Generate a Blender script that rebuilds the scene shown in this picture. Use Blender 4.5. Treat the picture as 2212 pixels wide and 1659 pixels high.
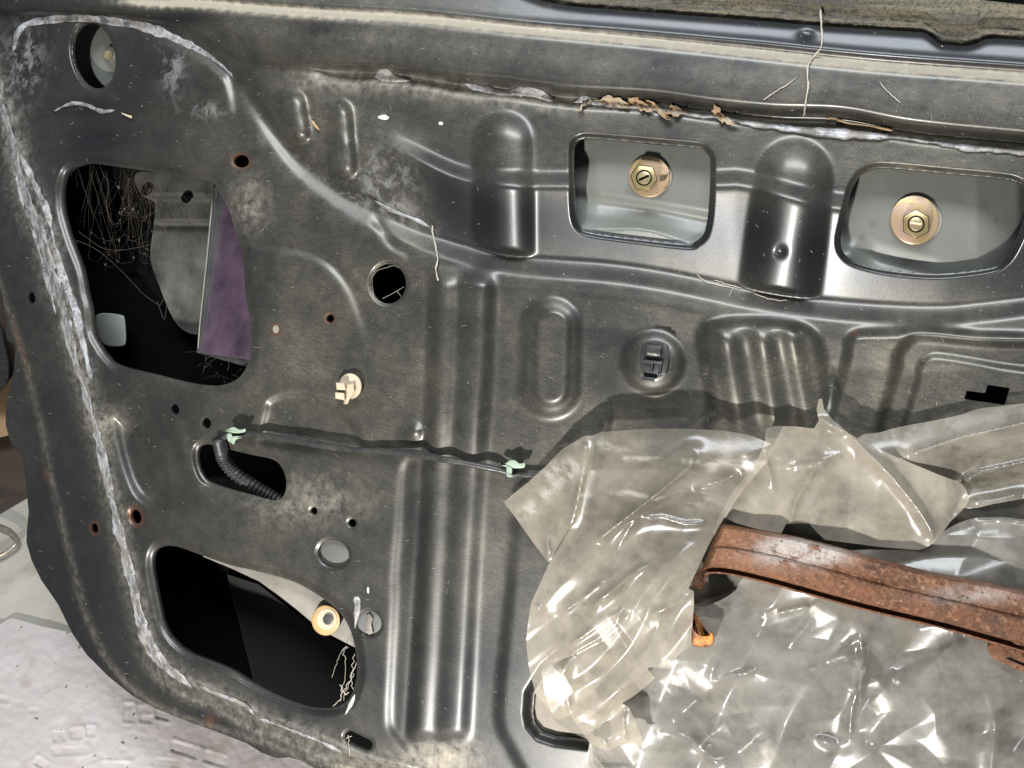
import bpy, math, random
import numpy as np
from mathutils import Matrix, Vector

random.seed(5)
rng = np.random.default_rng(11)
for o in list(bpy.data.objects):
    bpy.data.objects.remove(o)
scene = bpy.context.scene
COL = scene.collection

# ------------------------------------------------------------------ measured frame
# Positions on the door were measured on the photograph (2212 x 1659 grid) and are carried
# onto the door plane, which stands 0.5 m away and is turned 23 degrees (its right side nearer).
FOC, CX, CY = 1661.0, 1106.0, 829.5
YAW = math.radians(23); Z0 = 0.5
NRM = np.array([-math.sin(YAW), 0, math.cos(YAW)])
E1 = np.array([math.cos(YAW), 0, math.sin(YAW)]); E2 = np.array([0, 1.0, 0])

def rays(x, y):
    x = np.asarray(x, float); y = np.asarray(y, float)
    return np.stack([(x-CX)/FOC, -(y-CY)/FOC, -np.ones_like(x)], -1)
def P(x, y, h):                       # point h millimetres in front of the door plane
    d = rays(x, y); t = (-Z0*math.cos(YAW) + np.asarray(h, float)*1e-3)/(d @ NRM)
    return d*t[..., None]
# floor: the door leans back on it
BETA, ROLL = math.radians(45), math.radians(12)
UP = math.cos(BETA)*(math.sin(ROLL)*E1 + math.cos(ROLL)*E2) + math.sin(BETA)*NRM
PF0 = P(np.array([300.]), np.array([1570.]), np.array([-100.]))[0]
def PF(x, y, h):                      # point h millimetres above the floor
    d = rays(x, y); t = (UP @ PF0 + np.asarray(h, float)*1e-3)/(d @ UP)
    return d*t[..., None]
Yw = -(NRM - (NRM @ UP)*UP); Yw /= np.linalg.norm(Yw); Xw = np.cross(Yw, UP)
ROT = np.stack([Xw, Yw, UP]); TR = np.array([0, 0, -(UP @ PF0)])
def W(p): return np.asarray(p) @ ROT.T + TR
def W1(p): return Vector(W(np.asarray(p)))

# ------------------------------------------------------------------ camera
cam = bpy.data.cameras.new('camera'); cam.sensor_fit = 'HORIZONTAL'; cam.sensor_width = 36
cam.lens = 18/(CX/FOC); cam.clip_start = 0.01; cam.clip_end = 50
camo = bpy.data.objects.new('camera', cam); COL.objects.link(camo)
camo.matrix_world = Matrix.Translation(Vector(TR)) @ Matrix(ROT.tolist()).to_4x4()
scene.camera = camo

# ------------------------------------------------------------------ light
scene.view_settings.view_transform = 'Standard'; scene.view_settings.look = 'None'
scene.view_settings.exposure = -0.12; scene.view_settings.gamma = 1.0
scene.view_settings.use_curve_mapping = False
world = bpy.data.worlds.new('World'); scene.world = world; world.use_nodes = True
bg = world.node_tree.nodes['Background']
bg.inputs[0].default_value = (0.86, 0.93, 1.0, 1); bg.inputs[1].default_value = 0.14

def area(name, pos, target, size, power, color, sizey=None):
    l = bpy.data.lights.new(name, 'AREA'); l.energy = power; l.color = color; l.size = size
    if sizey: l.shape = 'RECTANGLE'; l.size_y = sizey
    o = bpy.data.objects.new(name, l); COL.objects.link(o)
    p = W1(pos); t = W1(target); o.location = p
    o.rotation_euler = (t-p).to_track_quat('-Z', 'Y').to_euler()
    return o
def Pa(x, y, h): return P(np.array([x], float), np.array([y], float), np.array([h], float))[0]
# work lamp standing low in front of the door, below the lens
LAMP = Pa(900, 829, 0) - 0.72*E2 + 0.82*NRM
area('work_lamp', LAMP, Pa(1250, 700, 0), 0.045, 22.0, (1.0, 0.978, 0.945))
# fluorescent fitting overhead
area('ceiling_tube', Pa(1200, 600, 0) + UP*1.6 - 0.1*NRM, Pa(1200, 700, 0), 1.4, 38.0, (0.90, 0.95, 1.0), 0.45)

# ------------------------------------------------------------------ numeric helpers
def sm(a, b, t):
    t = np.clip((t-a)/(b-a), 0, 1); return t*t*(3-2*t)
def catmull(pts, n=8, closed=False):
    p = np.array(pts, float); m = len(p); out = []
    rngk = range(m if closed else m-1)
    for i in rngk:
        if closed: a, b, c, d = p[(i-1) % m], p[i], p[(i+1) % m], p[(i+2) % m]
        else: a, b, c, d = p[max(i-1, 0)], p[i], p[i+1], p[min(i+2, m-1)]
        for k in range(n):
            t = k/n
            out.append(0.5*((2*b)+(-a+c)*t+(2*a-5*b+4*c-d)*t*t+(-a+3*b-3*c+d)*t**3))
    if not closed: out.append(p[-1])
    return np.array(out)
def ycurve(pts):
    c = catmull(pts, 8); o = np.argsort(c[:, 0]); c = c[o]
    return lambda x: np.interp(x, c[:, 0], c[:, 1])
def pdist(X, Y, pts, closed=False):
    p = np.asarray(pts, float); best = np.full(X.shape, 1e9)
    m = len(p)
    for i in range(m if closed else m-1):
        a = p[i]; b = p[(i+1) % m]; e = b-a; l2 = max(e @ e, 1e-9)
        t = np.clip(((X-a[0])*e[0]+(Y-a[1])*e[1])/l2, 0, 1)
        best = np.minimum(best, (X-a[0]-t*e[0])**2+(Y-a[1]-t*e[1])**2)
    return np.sqrt(best)
def inside(X, Y, pts):
    p = np.asarray(pts, float); r = np.zeros(X.shape, bool); m = len(p)
    for i in range(m):
        x0, y0 = p[i]; x1, y1 = p[(i+1) % m]
        if y0 == y1: continue
        c = ((y0 > Y) != (y1 > Y)) & (X < (x1-x0)*(Y-y0)/(y1-y0)+x0)
        r ^= c
    return r
def psdf(X, Y, pts, pad=90):
    """signed distance, negative inside; far cells clamp to pad"""
    p = np.asarray(pts, float); out = np.full(X.shape, float(pad))
    m = (X > p[:, 0].min()-pad) & (X < p[:, 0].max()+pad) & (Y > p[:, 1].min()-pad) & (Y < p[:, 1].max()+pad)
    x = X[m]; y = Y[m]
    d = pdist(x, y, p, True); d[inside(x, y, p)] *= -1
    out[m] = d
    return out
def ell(X, Y, cx, cy, rx, ry, ang=0):
    a = math.radians(ang); dx = X-cx; dy = Y-cy
    u = (dx*math.cos(a)+dy*math.sin(a))/rx; v = (-dx*math.sin(a)+dy*math.cos(a))/ry
    return (np.sqrt(u*u+v*v)-1)*min(rx, ry)
def vnoise(x, y, seed=0):
    xi = np.floor(x).astype(np.int64); yi = np.floor(y).astype(np.int64); fx = x-xi; fy = y-yi
    fx = fx*fx*(3-2*fx); fy = fy*fy*(3-2*fy)
    def h(a, b):
        n = (a*374761393+b*668265263+seed*974634721) & 0xffffffff
        n = ((n ^ (n >> 13))*1274126177) & 0xffffffff
        return ((n ^ (n >> 16)) & 0xffff)/65535.0
    return (h(xi, yi)*(1-fx)+h(xi+1, yi)*fx)*(1-fy)+(h(xi, yi+1)*(1-fx)+h(xi+1, yi+1)*fx)*fy
def fbm(x, y, s, oct=4, seed=0):
    r = 0; a = 0.5
    for k in range(oct):
        r = r+a*(vnoise(x/s, y/s, seed+k)-0.5); s *= 0.5; a *= 0.55
    return r
def blur(H, n):
    for _ in range(n):
        H = np.pad(H, 1, mode='edge')
        H = (H[:-2]+2*H[1:-1]+H[2:])/4
        H = (H[:, :-2]+2*H[:, 1:-1]+H[:, 2:])/4
    return H
def bilin(X0, Y0, st, A, x, y):
    i = np.clip((np.asarray(x, float)-X0)/st, 0, A.shape[1]-1.001); j = np.clip((np.asarray(y, float)-Y0)/st, 0, A.shape[0]-1.001)
    i0 = i.astype(int); j0 = j.astype(int); fi = i-i0; fj = j-j0
    return (A[j0, i0]*(1-fi)+A[j0, i0+1]*fi)*(1-fj)+(A[j0+1, i0]*(1-fi)+A[j0+1, i0+1]*fi)*fj

# ------------------------------------------------------------------ object helpers
def tag(o, label=None, cat=None, group=None, kind=None):
    if label: o['label'] = label
    if cat: o['category'] = cat
    if group: o['group'] = group
    if kind: o['kind'] = kind
    return o
def empty(name, pos):
    o = bpy.data.objects.new(name, None); o.empty_display_size = 0.02
    COL.objects.link(o); o.location = W1(pos); return o
def abs_loc(o):
    return o.get('_abs') and Vector(o['_abs']) or o.location.copy()
def link(name, me, mat, parent=None, smooth=True):
    o = bpy.data.objects.new(name, me); COL.objects.link(o)
    if mat: me.materials.append(mat)
    if smooth: me.polygons.foreach_set('use_smooth', np.ones(len(me.polygons), bool))
    if parent is not None:
        o.parent = parent
        o.matrix_parent_inverse = Matrix.Identity(4) if parent.type != 'EMPTY' else Matrix.Translation(-parent.location)
    return o
def mesh_obj(name, verts, faces, mat, parent=None, smooth=True, cam_space=True):
    me = bpy.data.meshes.new(name)
    v = W(np.asarray(verts, float)) if cam_space else np.asarray(verts, float)
    me.from_pydata(v.tolist(), [], [list(map(int, f)) for f in faces]); me.update()
    return link(name, me, mat, parent, smooth)

def sheet(name, X, Y, H, S, mat, parent=None, proj=P, back=2.0, backarr=None, attrs=None, nrm=NRM, smooth=True):
    """height-field sheet over a regular grid, cut where S < 0, edges turned back by `back` mm"""
    st = X[0, 1]-X[0, 0]
    gy, gx = np.gradient(S, st); g = np.sqrt(gx*gx+gy*gy)+1e-6
    snap = np.abs(S) < 0.72*st
    Xs = np.where(snap, X-S*gx/g/np.maximum(g, .5), X); Ys = np.where(snap, Y-S*gy/g/np.maximum(g, .5), Y)
    Hs = bilin(X[0, 0], Y[0, 0], st, H, Xs, Ys)
    ok = (S > 0) | snap
    pts = proj(Xs, Ys, Hs).reshape(-1, 3)
    nr, nc = X.shape; idx = np.arange(nr*nc).reshape(nr, nc)
    a, b, c, d = idx[:-1, :-1], idx[1:, :-1], idx[1:, 1:], idx[:-1, 1:]
    oa, ob, oc, od = ok[:-1, :-1], ok[1:, :-1], ok[1:, 1:], ok[:-1, 1:]
    cnt = oa.astype(int)+ob+oc+od
    cen = (S[:-1, :-1]+S[1:, :-1]+S[1:, 1:]+S[:-1, 1:])/4
    strong = (S[:-1, :-1] > .72*st) | (S[1:, :-1] > .72*st) | (S[1:, 1:] > .72*st) | (S[:-1, 1:] > .72*st)
    keep = (cnt == 4) & strong
    quads = np.stack([a[keep], b[keep], c[keep], d[keep]], 1)
    tris = []
    for bad, tri in ((oa, (b, c, d)), (ob, (a, c, d)), (oc, (a, b, d)), (od, (a, b, c))):
        k = (cnt == 3) & ~bad & strong
        tris.append(np.stack([tri[0][k], tri[1][k], tri[2][k]], 1))
    tris = np.concatenate(tris)
    # boundary edges
    e = np.concatenate([quads[:, [0, 1]], quads[:, [1, 2]], quads[:, [2, 3]], quads[:, [3, 0]], tris[:, [0, 1]], tris[:, [1, 2]], tris[:, [2, 0]]])
    es = np.sort(e, 1); key = es[:, 0].astype(np.int64)*(nr*nc)+es[:, 1]
    uq, first, count = np.unique(key, return_index=True, return_counts=True)
    be = e[first[count == 1]]
    bvi = np.unique(be); bx_, by_ = Xs.ravel()[bvi], Ys.ravel()[bvi]
    near = np.abs(bilin(X[0, 0], Y[0, 0], st, S, bx_, by_)) < 2.2*st
    for _ in range(4):
        sv = bilin(X[0, 0], Y[0, 0], st, S, bx_, by_); ax = bilin(X[0, 0], Y[0, 0], st, gx, bx_, by_); ay = bilin(X[0, 0], Y[0, 0], st, gy, bx_, by_)
        g2 = np.maximum(ax*ax+ay*ay, .3); bx_ = np.where(near, bx_-sv*ax/g2, bx_); by_ = np.where(near, by_-sv*ay/g2, by_)
    loc = np.full(nr*nc, -1); loc[bvi] = np.arange(len(bvi)); e0, e1_ = loc[be[:, 0]], loc[be[:, 1]]
    nx_, pv_ = np.arange(len(bvi)), np.arange(len(bvi)); nx_[e0] = e1_; pv_[e1_] = e0
    for _ in range(6):
        qx, qy = .5*bx_+.25*(bx_[nx_]+bx_[pv_]), .5*by_+.25*(by_[nx_]+by_[pv_])
        sv = bilin(X[0, 0], Y[0, 0], st, S, qx, qy); ax = bilin(X[0, 0], Y[0, 0], st, gx, qx, qy); ay = bilin(X[0, 0], Y[0, 0], st, gy, qx, qy); g2 = np.maximum(ax*ax+ay*ay, .3)
        bx_, by_ = np.where(near, qx-sv*ax/g2, bx_), np.where(near, qy-sv*ay/g2, by_)
    pts[bvi] = proj(bx_, by_, bilin(X[0, 0], Y[0, 0], st, H, bx_, by_))
    used = np.zeros(nr*nc, bool); used[quads.ravel()] = True; used[tris.ravel()] = True
    remap = np.full(nr*nc, -1); remap[used] = np.arange(used.sum())
    verts = pts[used]; quads = remap[quads]; tris = remap[tris]; be = remap[be]
    nb = len(verts); src = np.arange(nr*nc)[used]
    if back > 0 and len(be):
        bv = np.unique(be); m2 = np.full(nb, -1); m2[bv] = nb+np.arange(len(bv))
        dep = np.full(len(bv), back)
        if backarr is not None: dep = backarr.ravel()[src[bv]]
        m1 = np.full(nb, -1); m1[bv] = nb+len(bv)+np.arange(len(bv))
        verts = np.concatenate([verts, verts[bv]-dep[:, None]*1e-3*nrm, verts[bv]])
        src = np.concatenate([src, src[bv], src[bv]])
        quads = np.concatenate([quads, np.stack([m1[be[:, 1]], m1[be[:, 0]], m2[be[:, 0]], m2[be[:, 1]]], 1)])
    v = W(verts)
    me = bpy.data.meshes.new(name)
    nq, nt = len(quads), len(tris)
    me.vertices.add(len(v)); me.vertices.foreach_set('co', v.astype(np.float32).ravel())
    loops = np.concatenate([quads.ravel(), tris.ravel()]).astype(np.int32)
    me.loops.add(len(loops)); me.loops.foreach_set('vertex_index', loops)
    me.polygons.add(nq+nt)
    starts = np.concatenate([np.arange(nq)*4, nq*4+np.arange(nt)*3]).astype(np.int32)
    me.polygons.foreach_set('loop_start', starts)
    me.update(calc_edges=True); me.validate()
    if attrs:
        for k, arr in attrs.items():
            at = me.attributes.new(k, 'FLOAT', 'POINT')
            at.data.foreach_set('value', arr.ravel()[src].astype(np.float32))
    return link(name, me, mat, parent, smooth)

def grid(x0, y0, x1, y1, st):
    return np.meshgrid(np.arange(float(x0), x1+st, st), np.arange(float(y0), y1+st, st))

def tube_cam(name, pts, rad, mat, parent=None, n=8, caps=True):
    """round tube through camera-frame points"""
    p = np.asarray(pts, float); r = np.broadcast_to(np.asarray(rad, float), (len(p),))
    v, f = tube_raw(p, r, n, caps)
    return mesh_obj(name, v, f, mat, parent)
def tube_raw(p, r, n=8, caps=True, off=0):
    t = np.gradient(p, axis=0); t /= np.linalg.norm(t, axis=1)[:, None]+1e-12
    u = np.cross(t[0], NRM+0.01); u /= np.linalg.norm(u); vs = []; fs = []
    for i in range(len(p)):
        u = u-(u @ t[i])*t[i]; u /= np.linalg.norm(u)+1e-12; w = np.cross(t[i], u)
        for k in range(n):
            a = 2*math.pi*k/n; vs.append(p[i]+r[i]*(math.cos(a)*u+math.sin(a)*w))
    for i in range(len(p)-1):
        for k in range(n):
            k2 = (k+1) % n; fs.append((off+i*n+k, off+i*n+k2, off+(i+1)*n+k2, off+(i+1)*n+k))
    if caps:
        fs.append(tuple(off+k for k in range(n))[::-1]); fs.append(tuple(off+(len(p)-1)*n+k for k in range(n)))
    return vs, fs
def slab(name, pts, h0, h1, mat, parent=None, bev=4.0, proj=P, n=None, hoff=None):
    """outline on the door extruded from h0 to h1 mm with a rounded upper edge"""
    p = np.asarray(pts, float)
    area2 = np.sum(p[:, 0]*np.roll(p[:, 1], -1)-np.roll(p[:, 0], -1)*p[:, 1])
    if area2 > 0: p = p[::-1]
    c = p.mean(0); m = len(p)
    e1 = p-np.roll(p, 1, 0); e2 = np.roll(p, -1, 0)-p
    def nn(e): q = np.stack([e[:, 1], -e[:, 0]], 1); return q/(np.linalg.norm(q, axis=1)[:, None]+1e-9)
    nv = nn(e1)+nn(e2); nv /= np.linalg.norm(nv, axis=1)[:, None]+1e-9
    if np.mean(np.sum(nv*(c-p), 1)) < 0: nv = -nv
    bh = min(abs(h1-h0)*.5, bev*.28)
    rings = [(p, h0), (p, h1-bh), (p+nv*bev*.3, h1-bh*.3), (p+nv*bev, h1)]
    V = []; Fc = []
    for q, h in rings:
        hh = np.full(m, float(h))
        if hoff is not None: hh = hh+hoff(q[:, 0], q[:, 1])
        V.append(proj(q[:, 0], q[:, 1], hh))
    V = np.concatenate(V)
    for k in range(3):
        for i in range(m):
            j = (i+1) % m; Fc.append((k*m+i, k*m+j, (k+1)*m+j, (k+1)*m+i))
    Fc.append(tuple(3*m+i for i in range(m))); Fc.append(tuple(i for i in range(m))[::-1])
    o = mesh_obj(name, V, Fc, mat, parent, smooth=True)
    o.data.set_sharp_from_angle(angle=math.radians(34))
    return o
def circ(cx, cy, rx, ry=None, n=28, ang=0, a0=0):
    ry = ry or rx; a = math.radians(ang); out = []
    for k in range(n):
        t = 2*math.pi*k/n+a0; u = rx*math.cos(t); v = ry*math.sin(t)
        out.append((cx+u*math.cos(a)-v*math.sin(a), cy+u*math.sin(a)+v*math.cos(a)))
    return out

# ------------------------------------------------------------------ materials
class NT:
    def __init__(s, name):
        s.m = bpy.data.materials.new(name); s.m.use_nodes = True; s.t = s.m.node_tree
        s.b = s.t.nodes['Principled BSDF']; s.out = s.t.nodes['Material Output']
        s.tc = s.t.nodes.new('ShaderNodeTexCoord').outputs['Object']
    def n(s, t): return s.t.nodes.new(t)
    def l(s, a, b): s.t.links.new(a, b)
    def noise(s, scale, detail=4, rough=.55, dist=0, vec=None):
        n = s.n('ShaderNodeTexNoise'); n.inputs['Scale'].default_value = scale; n.inputs['Detail'].default_value = detail
        n.inputs['Roughness'].default_value = rough; n.inputs['Distortion'].default_value = dist
        s.l(vec or s.tc, n.inputs['Vector']); return n.outputs['Fac']
    def voro(s, scale, feat='F1', vec=None):
        n = s.n('ShaderNodeTexVoronoi'); n.inputs['Scale'].default_value = scale; n.feature = feat
        s.l(vec or s.tc, n.inputs['Vector']); return n.outputs['Distance']
    def ramp(s, fac, stops):
        r = s.n('ShaderNodeValToRGB'); e = r.color_ramp.elements
        while len(e) < len(stops): e.new(.5)
        for k, (p, c) in enumerate(stops):
            e[k].position = p; e[k].color = (c, c, c, 1) if not isinstance(c, tuple) else (*c, 1)
        s.l(fac, r.inputs[0]); return r.outputs[0]
    def math(s, op, a, b=None, clamp=False):
        n = s.n('ShaderNodeMath'); n.operation = op; n.use_clamp = clamp
        for i, v in enumerate((a, b)):
            if v is None: continue
            if isinstance(v, (int, float)): n.inputs[i].default_value = v
            else: s.l(v, n.inputs[i])
        return n.outputs[0]
    def mix(s, fac, a, b):
        n = s.n('ShaderNodeMix'); n.data_type = 'RGBA'
        for sock, v in ((n.inputs[0], fac), (n.inputs[6], a), (n.inputs[7], b)):
            if isinstance(v, (int, float)): sock.default_value = v
            elif isinstance(v, tuple): sock.default_value = (*v, 1)
            else: s.l(v, sock)
        return n.outputs[2]
    def attr(s, name):
        n = s.n('ShaderNodeAttribute'); n.attribute_name = name; return n.outputs['Fac']
    def bump(s, h, strength, dist=0.001):
        n = s.n('ShaderNodeBump'); n.inputs['Strength'].default_value = strength; n.inputs['Distance'].default_value = dist
        s.l(h, n.inputs['Height']); s.l(n.outputs[0], s.b.inputs['Normal']); return n
    def set(s, **k):
        for a, v in k.items():
            sock = s.b.inputs[a.replace('_', ' ')]
            if isinstance(v, (int, float)): sock.default_value = v
            elif isinstance(v, tuple): sock.default_value = (*v, 1)
            else: s.l(v, sock)
        return s
    def stretched(s, sx, sy, sz, rot=0):
        m = s.n('ShaderNodeMapping'); m.inputs['Scale'].default_value = (sx, sy, sz); m.inputs['Rotation'].default_value = (0, rot, 0)
        s.l(s.tc, m.inputs['Vector']); return m.outputs[0]

def mat_panel():
    s = NT('black_car_paint_dusty')
    big = s.noise(16, 5, .62); mid = s.noise(90, 4, .65); fine = s.noise(1000, 2, .6)
    streak = s.noise(1, 3, .6, vec=s.stretched(150, 70, 900, .5))
    d = s.math('MULTIPLY', s.ramp(big, [(.30, .38), (.72, 1.05)]), s.ramp(mid, [(.25, .6), (.75, 1.0)]))
    d = s.math('MULTIPLY', d, s.ramp(fine, [(.2, .6), (.8, 1.2)]))
    d = s.math('MULTIPLY', d, s.ramp(streak, [(.3, .75), (.7, 1.15)]))
    d = s.math('MULTIPLY', d, s.attr('film_of_dust'))
    dirt = s.attr('dirt')
    dn = s.noise(150, 4, .7)
    dirtn = s.math('MULTIPLY', s.math('MULTIPLY', dirt, 1.5), s.ramp(dn, [(.3, 0), (.7, 1)]), True)
    dirtn = s.math('MAXIMUM', dirtn, s.math('SUBTRACT', s.math('MULTIPLY', dirt, 1.7), .8), True)
    col = s.mix(d, (.032, .0345, .040), (.205, .188, .146))
    col = s.mix(dirtn, col, (.40, .355, .275))
    res = s.math('MULTIPLY', s.attr('residue'), s.ramp(s.noise(95, 6, .72, .6), [(.46, 0), (.58, .8)]), True)
    col = s.mix(res, col, (.24, .24, .236))
    rn = s.math('MULTIPLY', s.attr('rust'), s.ramp(mid, [(.2, .5), (.6, 1)]), True)
    col = s.mix(rn, col, (.20, .10, .06))
    rough = s.math('ADD', s.math('MULTIPLY', d, .16), s.ramp(fine, [(0, .34), (1, .44)]))
    rough = s.math('ADD', rough, s.math('MULTIPLY', s.math('ADD', dirtn, res), .4), True)
    s.set(Base_Color=col, Roughness=rough, Specular_IOR_Level=.6)
    s.l(s.math('SUBTRACT', .74, s.math('MULTIPLY', s.math('ADD', dirtn, res), .8), True), s.b.inputs['Metallic'])
    s.b.inputs['Coat Weight'].default_value = 0.34; s.b.inputs['Coat Roughness'].default_value = 0.21
    hh = s.math('ADD', s.math('MULTIPLY', fine, .25), s.math('ADD', s.math('MULTIPLY', mid, .25), s.math('MULTIPLY', s.math('ADD', res, dirtn), .5)))
    s.bump(hh, .26, .0006)
    return s.m
def mat_simple(name, col, rough=.5, metal=0., var=.25, scale=60, bump=.15, col2=None, spec=.5, bscale=None, thr=(.35, .7)):
    s = NT(name); n = s.noise(scale, 6, .62)
    c2 = col2 or tuple(c*(1-var) for c in col)
    c = s.mix(s.ramp(n, [(thr[0], 0), (thr[1], 1)]), col, c2)
    s.set(Base_Color=c, Roughness=s.ramp(n, [(.2, max(rough-.08, .02)), (.8, min(rough+.1, 1))]), Metallic=metal, Specular_IOR_Level=spec)
    if bump: s.bump(s.noise(bscale or scale*6, 4), bump, .0005)
    return s.m
def speck(m, scale, lo, hi, col):
    t = m.node_tree; b = t.nodes['Principled BSDF']; old = b.inputs['Base Color'].links[0].from_socket
    tc = t.nodes.new('ShaderNodeTexCoord'); n = t.nodes.new('ShaderNodeTexNoise'); n.inputs['Scale'].default_value = scale; n.inputs['Detail'].default_value = 3
    r = t.nodes.new('ShaderNodeValToRGB'); r.color_ramp.elements[0].position = lo; r.color_ramp.elements[1].position = hi
    x = t.nodes.new('ShaderNodeMix'); x.data_type = 'RGBA'; x.inputs[7].default_value = (*col, 1)
    t.links.new(tc.outputs['Object'], n.inputs['Vector']); t.links.new(n.outputs['Fac'], r.inputs[0]); t.links.new(r.outputs[0], x.inputs[0]); t.links.new(old, x.inputs[6]); t.links.new(x.outputs[2], b.inputs['Base Color'])
def mat_sealer():
    s = NT('cracked_seam_sealer'); n = s.noise(110, 6, .68); v = s.voro(420)
    c = s.mix(s.ramp(n, [(.38, 0), (.58, 1)]), (.44, .45, .475), (.12, .115, .11))
    c = s.mix(s.ramp(s.noise(60, 5), [(.46, 0), (.68, .5)]), c, (.38, .34, .28))
    c = s.mix(s.ramp(s.noise(420, 3), [(.63, 0), (.68, 1)]), c, (.06, .045, .035))
    s.set(Base_Color=c, Roughness=s.ramp(n, [(.3, .3), (.7, .6)]))
    s.bump(s.math('ADD', n, s.math('MULTIPLY', v, .3)), .25, .001)
    return s.m
def mat_rust():
    s = NT('flaking_rust'); n = s.noise(90, 8, .72); f = s.noise(420, 6, .7); v = s.voro(300)
    c = s.mix(s.ramp(n, [(.32, 0), (.66, 1)]), (.055, .024, .014), (.21, .085, .038))
    c = s.mix(s.ramp(f, [(.52, 0), (.66, 1)]), c, (.36, .19, .10))
    c = s.mix(s.ramp(s.noise(22, 5, .7), [(.42, 0), (.64, .75)]), c, (.27, .12, .055))
    c = s.mix(s.ramp(s.noise(35, 5, .7), [(.55, 0), (.66, .7)]), c, (.05, .03, .025))
    pale = s.math('MULTIPLY', s.attr('scale_patch'), s.ramp(s.noise(150, 7, .7), [(.36, 0), (.52, 1)]), True)
    c = s.mix(pale, c, (.48, .42, .38))
    c = s.mix(s.ramp(s.noise(500, 4), [(.62, 0), (.7, .9)]), c, (.03, .018, .014))
    s.set(Base_Color=c, Roughness=s.ramp(f, [(.3, .34), (.75, .62)]))
    s.bump(s.math('ADD', f, s.math('MULTIPLY', v, .8)), 1.0, .0018)
    return s.m
def mat_film(name, dens, tint=(.56, .525, .465), yellow=.0):
    s = NT(name); t = s.t
    n = s.noise(26, 4, .6, .5); sp = s.noise(110, 4, .7)
    c = s.mix(s.ramp(n, [(.35, 0), (.7, 1)]), tint, tuple(k*.84 for k in tint))
    c = s.mix(s.ramp(s.noise(15, 4, .7, 1.0), [(.68, 0), (.74, .4)]), c, (.60, .40, .18))
    c = s.mix(s.ramp(s.noise(75, 4, .75), [(.64, 0), (.74, .5)]), c, (.25, .23, .20))
    # chalky dried paste smears
    chalk = s.math('MULTIPLY', s.attr('paste'), s.ramp(s.noise(1, 6, .65, vec=s.stretched(60, 60, 160)), [(.42, 0), (.55, 1)]), True)
    c = s.mix(chalk, c, (.58, .54, .47))
    dif = s.n('ShaderNodeBsdfDiffuse'); tl = s.n('ShaderNodeBsdfTranslucent'); tr = s.n('ShaderNodeBsdfTransparent'); gl = s.n('ShaderNodeBsdfGlossy')
    s.l(c, dif.inputs[0]); s.l(c, tl.inputs[0]); tr.inputs[0].default_value = (.97, .95, .91, 1)
    gl.inputs['Roughness'].default_value = .20; gl.inputs[0].default_value = (1, 1, 1, 1)
    m1 = s.n('ShaderNodeMixShader'); m1.inputs[0].default_value = .38; s.l(dif.outputs[0], m1.inputs[1]); s.l(tl.outputs[0], m1.inputs[2])
    a = s.math('ADD', s.math('MULTIPLY', s.ramp(sp, [(.3, dens-.12), (.7, dens+.12)]), s.attr('thick')), s.math('MULTIPLY', chalk, .5), True)
    a = s.math('ADD', a, s.math('MULTIPLY', s.ramp(n, [(.38, 0), (.64, .40)]), s.attr('thick')), True)
    m2 = s.n('ShaderNodeMixShader'); s.l(a, m2.inputs[0]); s.l(tr.outputs[0], m2.inputs[1]); s.l(m1.outputs[0], m2.inputs[2])
    fr = s.n('ShaderNodeFresnel'); fr.inputs[0].default_value = 1.5
    m3 = s.n('ShaderNodeMixShader'); s.l(s.math('MULTIPLY', fr.outputs[0], .8, True), m3.inputs[0]); s.l(m2.outputs[0], m3.inputs[1]); s.l(gl.outputs[0], m3.inputs[2])
    g2 = s.n('ShaderNodeBsdfGlossy'); g2.inputs['Roughness'].default_value = .36
    m4 = s.n('ShaderNodeMixShader'); m4.inputs[0].default_value = .011; s.l(m3.outputs[0], m4.inputs[1]); s.l(g2.outputs[0], m4.inputs[2])
    b = s.n('ShaderNodeBump'); b.inputs['Strength'].default_value = .10; b.inputs['Distance'].default_value = .002
    s.l(s.math('ADD', s.noise(55, 3, .5), s.math('MULTIPLY', sp, .12)), b.inputs['Height'])
    for q in (dif, tl, gl, fr, g2): s.l(b.outputs[0], q.inputs['Normal'])
    s.l(m4.outputs[0], s.out.inputs[0]); t.nodes.remove(s.b)
    return s.m
def mat_glass(name, col, dens):
    s = NT(name); tr = s.n('ShaderNodeBsdfTransparent'); dif = s.n('ShaderNodeBsdfDiffuse'); gl = s.n('ShaderNodeBsdfGlossy')
    tr.inputs[0].default_value = (*[min(1, .55+c*.6) for c in col], 1); dif.inputs[0].default_value = (*col, 1); gl.inputs['Roughness'].default_value = .06
    m = s.n('ShaderNodeMixShader'); s.l(s.ramp(s.noise(40, 5), [(.3, dens*.35), (.65, dens)]), m.inputs[0]); s.l(tr.outputs[0], m.inputs[1]); s.l(dif.outputs[0], m.inputs[2])
    fr = s.n('ShaderNodeFresnel'); m3 = s.n('ShaderNodeMixShader'); s.l(fr.outputs[0], m3.inputs[0]); s.l(m.outputs[0], m3.inputs[1]); s.l(gl.outputs[0], m3.inputs[2])
    s.l(m3.outputs[0], s.out.inputs[0]); s.t.nodes.remove(s.b); return s.m

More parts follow.
